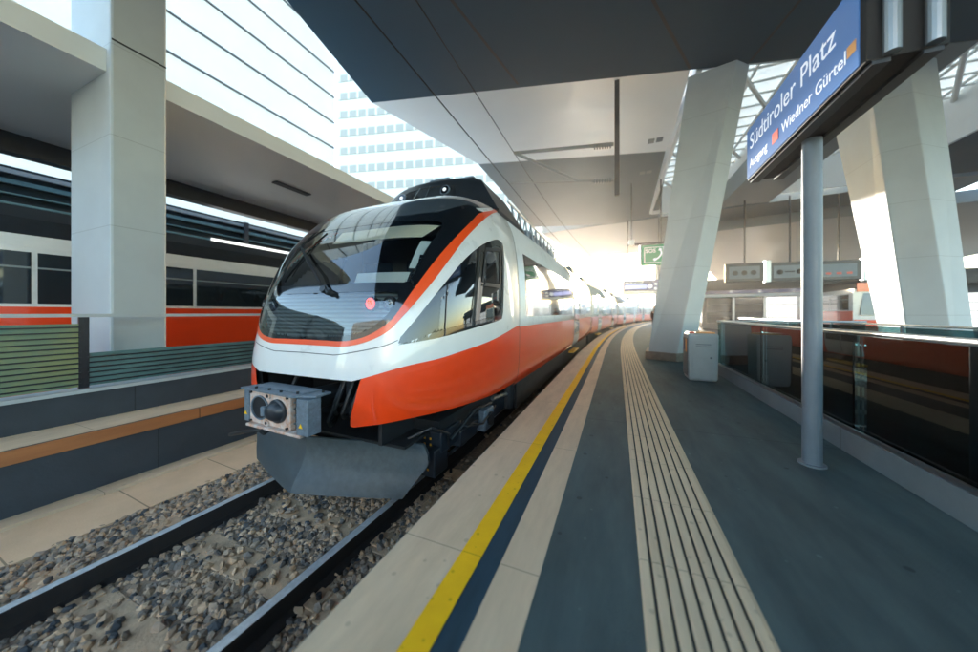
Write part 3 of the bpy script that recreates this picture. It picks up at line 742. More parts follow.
cars = [(16.3, 4.415, True, (5.75, ), ((.35, 5.45), (7.3, 11.6))),
        (14.6, 16.9, False, (2.2, 9.6), ((.5, 1.9), (3.8, 9.2), (11.2, 14.1))),
        (14.6, 31.7, False, (3.0, 10.4), ((.5, 2.7), (4.6, 10.0), (12.0, 14.1))),
        (14.6, 46.5, False, (2.2, 9.6), ((.5, 1.9), (3.8, 9.2), (11.2, 14.1))),
        (14.6, 61.3, False, (3.0, 10.4), ((.5, 2.7), (4.6, 10.0), (12.0, 14.1)))]
for i, (L, s, first, doors, wins) in enumerate(cars):
    if first: L = 12.3
    c = carriage(L, first, doors, wins)
    p0, p1 = trk(s, TC), trk(s+L, TC)
    c.location = (p0.x, p0.y, 0); c.rotation_euler = (0, 0, -math.atan2(p1.x-p0.x, p1.y-p0.y))
    # bellows to the next body
    q0, q1 = trk(s+L-.05, TC), trk(s+L+.30, TC)
    b = MB()
    prof = [side(0, V_LOW+(VM-V_LOW)*k/16, 1, -.14) for k in range(17)]
    prof = prof+[(-x, y, z) for x, y, z in prof[::-1]]
    rings = []
    for k in range(9):
        f = k/8; c0 = q0.lerp(q1, f); sc = 1 if k % 2 else .96
        rings.append([(c0.x+x*sc, c0.y, z) for x, y, z in prof])
    b.loft(rings); b.build('gangway_bellows', M['rubber'], train)
# bogies and underfloor gear near the nose
def wheelset(par, x, y):
    b = MB(); b.tube([(x-.03, y, RAIL+.42), (x+.06, y, RAIL+.42)], .42, 36); w = b.build('wheel', M['bluegrey'], par, bevel=.01)
    b = MB(); b.tube([(x+.055, y, RAIL+.42), (x+.10, y, RAIL+.42)], .16, 20); b.build('wheel_hub', M['anthracite'], w)
for (yc, dy) in ((4.9, 1.0), (16.6, 1.0)):
    bg_ = bpy.data.objects.new('bogie', None); col.objects.link(bg_); bg_.parent = train; bg_.empty_display_size = .2
    for y in (yc-dy, yc+dy):
        for s_ in (1, -1): wheelset(bg_, XC+s_*.75-(0 if s_ > 0 else .03), y)
    for s_ in (1, -1):
        x = XC+s_*1.05
        b = MB(); b.prism([(x-.05, yc-1.55, RAIL+.36), (x-.05, yc-1.5, RAIL+.58), (x-.05, yc-.5, RAIL+.52), (x-.05, yc+.5, RAIL+.52), (x-.05, yc+1.5, RAIL+.58), (x-.05, yc+1.55, RAIL+.36), (x-.05, yc+.5, RAIL+.30), (x-.05, yc-.5, RAIL+.30)], (.10, 0, 0)); b.build('bogie_frame', M['anthracite'], bg_, bevel=.01)
        for y in (yc-dy, yc+dy):
            b = MB(); b.box(x-.02, x+.14, y-.16, y+.16, RAIL+.28, RAIL+.56); ab = b.build('axle_box', M['bluegrey'], bg_, bevel=.02)
            b = MB(); b.tube([(x+.14, y, RAIL+.42), (x+.17, y, RAIL+.42)], .09, 14); b.build('axle_cap', M['anthracite'], ab)
        b = MB(); b.tube([(x+.08, yc-.75, RAIL+.62), (x+.08, yc+.15, RAIL+.50)], .032, 10); b.build('damper', M['steel'], bg_)
        b = MB(); b.tube([(x+.06, yc-.05, RAIL+.3), (x+.06, yc-.05, RAIL+.7)], .12, 16); b.build('air_spring', M['rubber'], bg_)
for (x, y, z, sx, sy, sz) in ((1.02, 2.75, .16, .11, .13, .15), (.98, 2.95, .36, .16, .22, .12), (1.08, 3.3, .30, .10, .22, .1)):
    b = MB(); b.box(XC+x-sx, XC+x+sx, y-sy, y+sy, RAIL+z+.05, RAIL+z+.05+sz*1.8); u = b.build('sensor_box', M['anthracite'], train, bevel=.015)
    for k in range(4):
        mk = MB(); mk.box(XC+x-.05+.07*(k % 2), XC+x-.03+.07*(k % 2), y-sy-.004, y-sy-.0005, RAIL+z+.12+.06*(k//2), RAIL+z+.14+.06*(k//2)); mk.build('amber_mark', M['ambersmall'], u)
for pts, r_ in ((((.9, 2.5, .62), (1.1, 2.6, .72), (1.18, 2.8, .60), (1.12, 2.9, .4)), .016), (((1.0, 3.0, .6), (1.2, 3.2, .55), (1.22, 3.6, .45), (1.15, 4.2, .5)), .014), (((1.15, 2.9, .5), (1.25, 3.3, .72), (1.25, 3.8, .66)), .02)):
    b = MB(); b.tube([(XC+p[0], p[1], RAIL+p[2]) for p in pts], r_, 8); b.build('brake_hose', M['rubber'], train, smooth=True)
b = MB(); b.box(XC-1.1, XC+1.1, 2.75, 4.4, -.12, .18); b.build('cab_underframe', M['blackmatte'], train)

# ------------------------------------------------------------------ station roof over our platform
roof = empty('station_roof', 'dark folded metal station roof overhead, with glazed openings above the leaning columns', 'roof')
ZR = 7.3
def slab(name, pts, m, z=ZR, th=.9, parent=roof):
    b = MB(); b.prism([(x, y, z) for x, y in pts], (0, 0, th)); return b.build(name, m, parent)
C0, C1 = (-6.46, 6.9), (1.67, 8.96)
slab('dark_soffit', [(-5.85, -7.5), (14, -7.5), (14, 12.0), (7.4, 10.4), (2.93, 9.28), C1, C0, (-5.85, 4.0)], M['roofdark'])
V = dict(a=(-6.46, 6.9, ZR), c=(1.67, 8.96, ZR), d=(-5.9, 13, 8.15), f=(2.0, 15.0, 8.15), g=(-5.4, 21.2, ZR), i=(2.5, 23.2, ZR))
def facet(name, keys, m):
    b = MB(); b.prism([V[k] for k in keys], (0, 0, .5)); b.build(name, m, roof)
facet('folded_panel', 'acfd', M['rooflight']); facet('folded_panel', 'dfig', M['roofmid'])  # near panel's pale colour paints in the backlight glow; rear panel is mid grey
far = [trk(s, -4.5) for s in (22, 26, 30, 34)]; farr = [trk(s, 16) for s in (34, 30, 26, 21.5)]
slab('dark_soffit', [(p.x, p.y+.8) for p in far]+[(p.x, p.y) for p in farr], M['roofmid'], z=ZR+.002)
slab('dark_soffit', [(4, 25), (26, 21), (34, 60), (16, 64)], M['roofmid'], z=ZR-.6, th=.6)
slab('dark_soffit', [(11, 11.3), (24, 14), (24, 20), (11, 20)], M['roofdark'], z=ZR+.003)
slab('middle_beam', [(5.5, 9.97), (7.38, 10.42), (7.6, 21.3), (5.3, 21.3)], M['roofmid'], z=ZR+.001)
for x0, y0, x1, y1 in ((.64, 6.69, -3, -2.0), (1.65, 8.9, .64, 6.69), (2.93, 9.2, 3.25, 7.76), (3.25, 7.76, 4.2, 3.2), (-2.4, 7.8, -4.0, 0)):
    d = Vector((x1-x0, y1-y0, 0)).normalized(); n = Vector((-d.y, d.x, 0))*.03
    b = MB(); b.prism([(x0+n.x, y0+n.y, ZR-.004), (x1+n.x, y1+n.y, ZR-.004), (x1-n.x, y1-n.y, ZR-.004), (x0-n.x, y0-n.y, ZR-.004)], (0, 0, .003)); b.build('panel_joint', M['joint'], roof)
for x, y in ((1.0, 12), (.9, 14.6), (-2.4, 4.2), (-.8, 5.6), (3.2, 24.5), (5.5, 24.5)):
    b = MB()
    for k in (0, .26): b.box(x+k, x+k+.2, y, y+.3, ZR-.012, ZR-.001)
    b.build('recessed_lamp', M['louvre'], roof)
# glazed openings: upstand walls and white lattice
def opening(x0, x1, y0, y1, skew):
    b = MB(); t = .12
    P = [(x0, y0), (x1, y0+skew), (x1, y1), (x0, y1)]
    for i in range(4):
        p, q = Vector((*P[i], 0)), Vector((*P[(i+1) % 4], 0)); d = (q-p).normalized(); n = Vector((-d.y, d.x, 0))*t
        b.prism([(p.x, p.y, ZR+.01), (q.x, q.y, ZR+.01), (q.x+n.x, q.y+n.y, ZR+1.6), (p.x+n.x, p.y+n.y, ZR+1.6)], (-n.x, -n.y, .01))
    b.build('upstand_wall', M['rooflight'], roof)
    b = MB(); zt = ZR+1.5
    k = 0
    while x0+k*1.0 <= x1: b.tube([(x0+k*1.0, y0, zt), (x0+k*1.0, y1, zt)], .05, 6); k += 1
    k = 0
    while y0+k*.7 <= y1: b.tube([(x0, y0+k*.7, zt), (x1, y0+k*.7, zt)], .04, 6); k += 1
    for k in range(-6, 8):
        a = x0+k*2.0; c = a+(y1-y0)*.6
        p, q = Vector((a, y0, zt-.12)), Vector((c, y1, zt-.12))
        if q.x < x0 or p.x > x1: continue
        if p.x < x0: p = p.lerp(q, (x0-p.x)/(q.x-p.x))
        if q.x > x1: q = p.lerp(q, (x1-p.x)/(q.x-p.x))
        b.tube([p, q], .07, 6)
    b.build('skylight_lattice', M['lattice'], roof)
    g_ = MB(); g_.box(x0, x1, y0, y1, zt+.08, zt+.10); g_.build('skylight_glass', M['frosted'], roof)
opening(1.95, 5.5, 9.1, 21.2, .9); opening(7.45, 10.9, 10.5, 19.9, .8)

# leaning concrete columns
def column(name, label, base, top_, hb, zb=0, plinth=True, mt='concrete'):
    r = empty(name, label, 'column', 'leaning roof columns', loc=(0, 0, 0))
    b = MB(); b.loft([[(x, y, zb) for x, y in base], [(x, y, hb) for x, y in top_]]); b.build('shaft', M[mt], r, bevel=.02)
    if plinth:
        cx = sum(p[0] for p in base)/len(base); cy = sum(p[1] for p in base)/len(base)
        o_ = [(cx+(x-cx)*1.10, cy+(y-cy)*1.12) for x, y in base]
        b = MB(); b.prism([(x, y, .003) for x, y in o_], (0, 0, .22)); b.build('base_cladding', mat('base_cladding', (.22, .19, .16), .6, noise=.2), r, bevel=.02)
    return r
column('concrete_column', 'pale leaning concrete column standing on our platform beside the litter bin', [(.80, 9.85), (1.45, 9.55), (1.92, 10.0), (1.92, 11.0), (.95, 11.0)], [(1.66, 9.2), (2.62, 9.0), (2.95, 9.3), (3.1, 10.6), (1.8, 10.6)], ZR-.003)
column('concrete_column', 'broad pale leaning concrete column beyond the glass railing, at the right of the photo', [(5.8, 9.5), (6.3, 9.3), (6.8, 9.6), (6.6, 10.4), (5.9, 10.4)], [(5.55, 10.35), (6.1, 10.15), (6.95, 10.75), (6.75, 11.9), (5.6, 11.9)], ZR-.003)
p = trk(31, 3.2)
c3 = column('concrete_column', 'distant square pillar behind the blue departure display', [(p.x-.3, p.y-.3), (p.x+.55, p.y-.3), (p.x+.55, p.y+.5), (p.x-.3, p.y+.5)], [(p.x-.3, p.y-.3), (p.x+.55, p.y-.3), (p.x+.55, p.y+.5), (p.x-.3, p.y+.5)], ZR, plinth=False)
# pier on the opposite platform
b = MB(); b.box(-7.73, -6.40, 1.94, 2.52, .003, 13)
pier = b.build('concrete_pier', M['concrete'], bevel=.03); tag(pier, 'tall square concrete pier on the opposite platform, rising out of the picture', 'pier')
jn = MB(); jn.box(-6.399, -6.396, 1.95, 2.51, 5.05, 5.075); jn.build('pier_joint', M['joint'], pier)

# ------------------------------------------------------------------ opposite side
par = sweep([(-4.75, .003), (-4.75, .34), (-4.95, .34), (-4.95, .003)], -.8, 40).build('low_parapet', M['concretedark']); tag(par, 'low dark parapet wall with a pale cap along the opposite platform edge', 'wall')
sweep([(-4.72, .342), (-4.72, .385), (-4.98, .385), (-4.98, .342)], -.8, 40).build('parapet_cap', M['concrete'], par)
y = -.75; k = 0
labs = ['yellow green slatted railing panel left of the tall concrete pier', 'green slatted railing panel right behind the tall concrete pier', 'low dark teal slatted railing panel between the pier and the train front']
while y < 16:
    y1 = y+2.35
    r = empty('slatted_railing', labs[0 if y < .5 else (1 if y < 3 else 2)], 'railing', 'slatted railing panels on the parapet', loc=(-5.98, y, .39))
    left = y < 1.6
    b = MB(); b.box(-.012, .0, .03, 2.32, .02, .78 if left else .42); b.build('infill_panel', M['greenpanel' if left else 'teal'], r)
    for q in range(12 if left else 6):
        b = MB(); b.box(.012, .02, .03, 2.33, .05+q*.062, .066+q*.062); b.build('slat', M['anthracite'], r)
    b = MB(); b.box(-.03, .03, 0, 2.35, .86, .90); b.build('handrail', M['concrete'], r)
    for q in (0.0, 2.31):
        b = MB(); b.box(-.02, .012, q, q+.04, 0, .86); b.build('post', M['anthracite'], r)
    y = y1

# parked second train
def parked(name, label, o, s0, s1, z0=RAIL):
    r = empty(name, label, 'train')
    zz = lambda h: h+RAIL
    pr2 = [(-1.43, zz(.45)), (-1.43, zz(2.9)), (-1.38, zz(3.1)), (1.38, zz(3.1)), (1.43, zz(2.9)), (1.43, zz(.45))]
    sweep([(o+a, z) for a, z in pr2], s0, s1).build('train_body', M['white'], r)
    sweep([(o-1.37, zz(3.102)), (o-1.2, zz(3.4)), (o-.8, zz(3.65)), (o+.8, zz(3.65)), (o+1.2, zz(3.4)), (o+1.37, zz(3.102))], s0, s1).build('train_roof', M['anthracite'], r)
    for sg in (1, -1):
        sweep([(o+sg*1.435, zz(.5)), (o+sg*1.435, zz(1.95)), (o+sg*1.431, zz(1.95)), (o+sg*1.431, zz(.5))], s0, s1).build('lower_panel', M['orange'], r)
        q_ = s0+.4
        while q_ < s1-2:
            wd_ = sweep([(o+sg*1.435, zz(2.0)), (o+sg*1.435, zz(2.82)), (o+sg*1.431, zz(2.82)), (o+sg*1.431, zz(2.0))], q_, q_+1.99).build('window', M['darkglass'], r)
            sweep([(o+sg*1.438, zz(2.56)), (o+sg*1.438, zz(2.59)), (o+sg*1.4355, zz(2.59)), (o+sg*1.4355, zz(2.56))], q_, q_+1.99).build('window_bar', M['louvre'], wd_)
            q_ += 2.05
        s = s0+10
        while s < s1-2:
            sweep([(o+sg*1.440, zz(.6)), (o+sg*1.440, zz(2.75)), (o+sg*1.436, zz(2.75)), (o+sg*1.436, zz(.6))], s, s+1.4).build('door', M['orange'], r); s += 7.5
    return r
parked('passenger_train', 'orange and white train at the far side of the opposite platform, behind the slatted railing', -8.95, -.6, 34)
t3 = parked('passenger_train', 'orange and white train end seen beyond the glass railing and the broad column', 13.4, 23.0, 60)
pe = trk(22.98, 13.4); a3 = -(23-10)/RAD
T3 = Matrix.Translation(Vector((pe.x, pe.y, 0))) @ Matrix.Rotation(a3, 4, 'Z')
b = MB(); b.prism([T3 @ Vector(v) for v in ((-1.2, -.06, 1.2), (1.2, -.06, 1.2), (1.05, .02, 2.35), (-1.05, .02, 2.35))], (0, .04, 0)); b.build('windscreen', M['darkglass'], t3)
b = MB(); b.box(-1.43, 1.43, -.08, 0, 0, .95, T3); b.build('front_panel', M['orange'], t3, bevel=.05)
b = MB(); b.box(-1.3, 1.3, -.05, 0, 2.4, 2.85, T3); b.build('roof_band', M['orange'], t3)

# facade with louvres behind the second train
fa_ = empty('station_building', 'dark glazed station front with teal louvre bands under the opposite canopy', 'building')
b = MB(); b.box(-14, -12.6, -8, 34, -.7, 4.6); b.build('glazed_wall', M['darkglass'], fa_)
random.seed(3)
for k in range(15):
    z = 1.2+k*.23
    b = MB(); b.box(-12.58, -12.5, -8, 34, z, z+random.choice((.03, .05, .10))); b.build('louvre_band', M[random.choice(('tealdark', 'louvre', 'tealdark'))], fa_)
for k in range(14):
    b = MB(); b.box(-12.6, -12.46, -8+k*3, -7.86+k*3, -.7, 4.6); b.build('mullion', M['anthracite'], fa_)
for y0, y1, z0 in ((1.0, 2.2, 2.2), (6.0, 10.5, 3.4), (11, 17, 3.3), (5, 8, 2.5)):
    b = MB(); b.box(-12.49, -12.45, y0, y1, z0, z0+.4); b.build('lit_window', M['brightpanel'], fa_)
# canopy of the opposite platform
cn = empty('platform_canopy', 'smooth grey canopy over the opposite platform, with a dark slot lamp in its soffit', 'canopy')
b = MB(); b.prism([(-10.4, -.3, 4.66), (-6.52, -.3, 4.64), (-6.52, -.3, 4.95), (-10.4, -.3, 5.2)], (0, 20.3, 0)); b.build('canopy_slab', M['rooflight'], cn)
b = MB(); b.box(-10.7, -10.42, -.3, 20, 4.30, 5.2); b.build('edge_beam', M['anthracite'], cn)
for y0 in (5.2, 10.6):
    b = MB(); b.box(-8.15, -7.95, y0, y0+.95, 4.62, 4.648); b.build('slot_lamp', M['joint'], cn)
b = MB(); b.box(-6.50, -6.30, 11, 20, 4.62, 4.95); b.build('end_gutter', M['anthracite'], cn)

# bright frosted hall above the canopy
hall = empty('frosted_glass_hall', 'bright hall of frosted glass panels with thin dark joints above the opposite canopy', 'building')
b = MB(); b.box(-20.06, -20, -3, 17.4, 3, 32); b.build('glass_wall', M['frosted'], hall)
for k in range(15):
    z = 4.2+k*1.93
    b = MB(); b.box(-20, -19.93, -3, 17.4, z, z+.085); b.build('joint_rail', M['anthracite'], hall)
for k in range(18):
    y = -3+k*1.2
    b = MB(); b.box(-20.25, -20.20, y, y+.03, 3, 32); b.build('mullion', M['louvre'], hall)
# office tower
tw = empty('office_tower', 'pale office tower with grey window bands rising behind the train', 'building')
TWM = Matrix.Translation(Vector((-44, 52, 0))) @ Matrix.Rotation(R(14), 4, 'Z')
b = MB(); b.box(-12, 34, 0, 25, -3, 78, TWM); b.build('tower_wall', M['whitepaint'], tw)
for k in range(19):
    z = 4+k*3.9
    for q in range(1):
        b = MB(); b.box(-11.5, 33.6, -.12, 0, z, z+1.5, TWM); w = b.build('window_band', M['windowgrey'], tw)
    for q in range(22):
        b = MB(); b.box(-11.5+q*2.1, -11.1+q*2.1, -.2, -.121, z, z+1.5, TWM); b.build('window_post', M['whitepaint'], w)

# ------------------------------------------------------------------ overhead line
for z, r_, lab in ((5.46+RAIL, .011, 'lower contact wire running above the train'), (6.55+RAIL, .011, 'upper suspension wire running above the train')):
    b = MB(); b.tube([trk(s, TC, z) for s in stations(-25, 80)], r_, 6); w = b.build('overhead_wire', M['blackmatte'], recalc=True); tag(w, lab, 'wire', 'overhead line')
mast = empty('overhead_line_bracket', 'dark drop post hanging from the roof with an arm holding the overhead wires', 'bracket', loc=(0, 8.7, 0))
b = MB(); b.box(-.06, .06, -.06, .06, 4.35, 7.75); b.build('drop_post', M['anthracite'], mast, bevel=.01)
b = MB(); b.tube([(-.08, 0, 5.7), (-2.79, 0, 6.0)], .045, 10); b.tube([(-.08, 0, 4.75), (-1.0, 0, 4.9), (-2.75, 0, 5.98)], .04, 10); b.tube([(-.6, 0, 4.82), (-2.9, 0, 5.12)], .025, 8); b.build('arm', M['louvre'], mast)
for z in (5.68, 4.76):
    b = MB()
    b.tube([(-.1, 0, z), (-.62, 0, z+.06)], .03, 8)
    for q in range(7): b.tube([(-.14-q*.065, 0, z+.005+q*.007), (-.17-q*.065, 0, z+.008+q*.007)], .075, 12)
    b.build('insulator', M['post'], mast)

# ------------------------------------------------------------------ our platform: furniture
# blue sign on its post
sg = empty('platform_sign', 'long blue direction sign with white lettering on a grey post', 'sign', loc=(1.54, 3.5, 0))
b = MB(); b.tube([(0, 0, .012), (0, 0, 2.78)], .064, 28); b.build('post', M['post'], sg, smooth=False)
b = MB(); b.tube([(0, 0, .004), (0, 0, .02)], .09, 24); b.build('post_foot', M['post'], sg)
b = MB(); b.box(-.165, .175, -.93, .89, 2.80, 3.36); b.build('sign_box', M['blackmatte'], sg, bevel=.008)
for z0, x in ((2.775, -.10), (2.775, .11)):
    b = MB(); b.box(x-.04, x+.04, -.93, .89, z0, z0+.024); b.build('lower_channel', M['anthracite'], sg)
face = MB(); face.box(-.172, -.1655, -.88, .88, 2.815, 3.355); face = face.build('sign_face', M['signblue'], sg)
for x in (-.07, .10):
    b = MB(); b.tube([(x, -.955, 2.81), (x, -.955, 3.36)], .036, 14); b.build('end_profile', M['alu'], sg)
FR = (R(90), 0, R(-90))
text_mesh('lettering', 'Südtiroler Platz', M['signwhite'], face, (-.1725, .80, 3.185), FR, .235, .001)
text_mesh('lettering', 'Ausgang', M['signwhite'], face, (-.1725, .80, 2.95), FR, .13, .001)
b = MB(); b.box(-.175, -.1722, .14, .26, 2.90, 3.0); b.build('red_mark', M['signred'], face)
text_mesh('lettering', 'Wiedner Gürtel', M['signwhite'], face, (-.1725, .08, 2.95), FR, .13, .001)
b = MB(); b.box(-.175, -.1722, -.86, -.78, 2.93, 3.0); b.build('orange_mark', M['signorange'], face)

# litter bin
bn = empty('litter_bin', 'grey litter bin with coloured lids in front of the leaning column', 'bin', loc=(1.50, 7.15, 0))
b = MB(); b.loft([[(x*k, y*k, z) for x, y in ((-.24, -.22), (.24, -.22), (.24, .22), (-.24, .22))] for z, k in ((.01, .9), (.06, .98), (.86, 1.03), (.91, 1.0))]); b.build('bin_body', M['bin'], bn, bevel=.025)
b = MB(); b.box(-.255, -.248, -.2, .2, .1, .82); b.build('side_panel', M['binside'], bn)
b = MB(); b.box(-.262, -.256, -.16, -.06, .55, .80); b.build('orange_label', M['signorange'], bn)
b = MB(); b.box(-.262, -.256, .02, .12, .58, .80); b.build('dark_label', M['signnavy'], bn)
b = MB(); b.box(-.17, .17, -.236, -.229, .12, .78); bd = b.build('bin_door', M['bin'], bn, bevel=.006)
b = MB(); b.tube([(.12, -.246, .46), (.12, -.237, .46)], .02, 12); b.build('lock', M['binside'], bd)
for k in range(2):
    b = MB(); b.box(-.12, .12, -.2385, -.2365, .66+k*.04, .675+k*.04); b.build('vent_slot', M['binside'], bd)
for x0, x1, mm in ((-.22, -.12, 'signred'), (-.115, .20, 'signorange')):
    b = MB(); b.box(x0, x1, -.19, .19, .912, .935); b.build('lid', M[mm], bn, bevel=.008)

# curb and glass railing along the stair opening
cu = struct(sweep([(P1-.02, .003), (P1-.02, .21), (P1+.16, .21), (P1+.16, .003)], -8, 7.9).build('opening_kerb', M['kerbgrey']))
rl = empty('glass_railing', 'glass railing with steel handrail on the kerb beside the platform post', 'railing')
b = MB(); b.box(1.975, 2.0, -8, 7.9, .212, .245); b.box(2.06, 2.085, -8, 7.9, .212, .245); b.build('base_channel', M['steel'], rl)
b = MB(); b.tube([(2.03, -8, 1.12), (2.03, 7.9, 1.12)], .024, 14); b.build('handrail', M['steel'], rl)
y = -8
while y < 7.6:
    b = MB(); b.box(2.022, 2.038, y+.01, y+1.97, .22, 1.095); b.build('glass_pane', M['railglass'], rl); y += 1.99
rl2 = empty('glass_railing', 'far teal glass railing on the other side of the dark stair opening', 'railing')
X2 = 4.75
b = MB(); b.tube([(X2, -8, 1.08), (X2, 16, 1.08)], .02, 12); b.build('handrail', M['steel'], rl2)
b = MB(); b.tube([(X2, -8, .62), (X2, 16, .62)], .014, 8); b.build('middle_rail', M['steel'], rl2)
y = -8
while y < 16:
    b = MB(); b.box(X2-.01, X2+.01, y+.02, y+1.96, .14, 1.04); b.build('glass_pane', M['farglass'], rl2)
    b = MB(); b.box(X2-.02, X2+.02, y-.02, y+.02, 0, 1.06); b.build('railing_post', M['post'], rl2); y += 2
rl3 = empty('glass_railing', 'short glass railing closing the head of the stair opening behind the bin', 'railing')
b = MB(); b.tube([(2.03, 8.2, 1.12), (4.6, 8.6, 1.12)], .022, 12); b.build('handrail', M['steel'], rl3)
b = MB(); b.prism([(2.05, 8.21, .2), (4.6, 8.61, .2), (4.6, 8.61, 1.08), (2.05, 8.21, 1.08)], (0, .012, 0)); b.build('glass_pane', M['railglass'], rl3)
# stair opening: far wall, floor, far platform
FPL = 5.9
struct(sweep([(FPL, 0), (11.3, 0), (11.3, -5.9), (FPL, -5.9)], S0, S1).build('far_platform', M['anthracite']))
strip('far_platform_yellow_line', FPL+.05, FPL+.11, .004, M['yellow'], -8, 14)
b = MB(); b.box(2.0, 4.74, 8.2, 40, -5.9, -.002); struct(b.build('platform_bridge', M['asphalt']))
b = MB(); b.box(2.0, 4.74, -30, 8.2, -4.2, -4.0); struct(b.build('stairwell_floor', M['blackmatte']))
sw_ = MB()
for k in range(24): sw_.box(2.3, 4.4, 7.9-k*.3-.3, 7.9-k*.3, -4, -.02-k*.166)
tag(sw_.build('staircase', M['anthracite']), 'dark staircase going down behind the glass railing', 'stairs')
struct(sweep([(11.3, -.7), (15.5, -.7), (15.5, -5.9), (11.3, -5.9)], S0, S1).build('third_track_bed', M['concretedark']))
struct(sweep([(15.5, 0), (40, 0), (40, -5.9), (15.5, -5.9)], S0, S1).build('outer_platform', M['asphalt']))

# phone sign, display, monitors
ph = empty('emergency_phone_sign', 'green hanging sign with a telephone handset and the letters SOS', 'sign', loc=(1.52, 15.7, 3.9))
b = MB(); b.box(-.50, .50, -.07, .07, -.46, .46); pb = b.build('sign_box', M['green'], ph, bevel=.02)
b = MB(); b.box(-.57, -.505, -.09, .09, -.48, .48); b.build('end_cap', M['alu'], ph)
for bx in ((-.38, .38, .33, .35), (-.38, .38, -.35, -.33), (-.38, -.36, -.33, .33), (.36, .38, -.33, .33)):
    b = MB(); b.box(bx[0], bx[1], -.076, -.0705, bx[2], bx[3]); b.build('border_line', M['signwhite'], pb)
text_mesh('lettering', 'SOS', M['signwhite'], pb, (-.33, -.0715, .18), (R(90), 0, 0), .24, .001)
b = MB(); b.loft([[(.02+.30*math.cos(a)*.8+.0*r_-.0, -.0725+dy, -.02+.30*math.sin(a)) for dy in (0,)]*1 for a in (0,) for r_ in (0,)], caps=False) if False else None
b = MB()
pts = [(.26, -.085, .22), (.30, -.085, .05), (.20, -.085, -.12), (.05, -.085, -.22)]
b.tube(crom(pts, 6), .03, 8); b.tube([(.20, -.085, .24), (.30, -.085, .20)], .055, 8); b.tube([(.02, -.085, -.16), (.06, -.085, -.26)], .055, 8); b.build('handset', M['signwhite'], pb)
b = MB(); b.tube([(-1.1, .1, .56), (.9, .1, .56)], .05, 8); b.tube([(-.9, .1, .56), (-.9, .1, 3.4)], .02, 6); b.tube([(.3, .1, .44), (.3, .1, 3.4)], .03, 8); b.build('carrier_bar', M['anthracite'], ph)
b = MB(); b.box(-1.02, -.78, 0, .2, .52, .78); b.build('loudspeaker', M['rooflight'], ph, bevel=.02)
dp = empty('departure_display', 'navy departure display with a clock and a lit lilac line, past the leaning column', 'display', loc=(1.55, 22.2, 0))
b = MB(); b.box(-1.2, 1.2, -.15, .15, 2.72, 3.42); db = b.build('display_box', M['signnavy'], dp, bevel=.02)
b = MB(); b.box(-1.25, 1.3, -.2, .2, 2.5, 2.70); b.build('lower_tray', M['alu'], dp, bevel=.02)
b = MB(); b.box(-1.08, .20, -.157, -.1505, 2.85, 3.12); b.build('lit_line', M['lilac'], db)
b = MB(); b.tube([(.38, -.16, 3.0), (.38, -.151, 3.0)], .15, 20); b.build('clock', M['signwhite'], db)
for x, z, w in ((.7, 3.12, .14), (.7, 2.84, .14), (.98, 3.12, .10)):
    b = MB(); b.box(x-w/2, x+w/2, -.158, -.1505, z-.06, z+.09); b.build('pictogram', M['signwhite'] if x < .9 else M['signorange'], db)
text_mesh('lettering', 'Wien Hauptbahnhof', M['signwhite'], db, (-1.08, -.1515, 3.25), (R(90), 0, 0), .13, .001)
for x in (-.9, .9):
    b = MB(); b.tube([(x, 0, 3.42), (x, 0, 7.4)], .03, 8); b.build('hanger', M['anthracite'], dp)
# row of dark monitors over the right-hand concourse
for k, (x, sym_) in enumerate(((6.3, '•••'), (8.3, '•-•'), (10.35, '--'))):
    r = empty('hanging_monitor', ['hanging dark monitor showing three dots, nearest to the leaning column', 'hanging dark monitor showing two dots joined by a bar, second from the column', 'hanging dark monitor half hidden by the sign post, third from the column'][k], 'monitor', 'monitors over the concourse', loc=(x, 20.5+.35*k, 3.45))
    b = MB(); b.box(-.88, .80, -.12, .12, -.50, .50); mbx = b.build('monitor_case', M['anthracite'], r, bevel=.03)
    b = MB(); b.box(-.72, .60, -.135, -.1205, -.32, .32); b.build('screen', M['post'], mbx)
    b = MB(); b.box(.83, 1.05, -.16, .16, -.55, .58); b.build('end_bracket', M['alu'], r, bevel=.02)
    for dx in (-.45, -.06, .33):
        b = MB()
        if k == 1 and dx == -.06: b.box(dx-.2, dx+.2, -.142, -.136, -.04, .02)
        elif k < 2: b.sphere((dx, -.14, -.02), .13, 10, sy=.1)
        else: b.box(dx-.1, dx+.1, -.142, -.136, -.2, -.1)
        b.build('symbol', M['blackmatte'] if k < 2 else M['signred'], mbx)
    b = MB(); b.tube([(0, 0, .5), (0, 0, 3.95)], .04, 8); b.build('hanger', M['anthracite'], r)
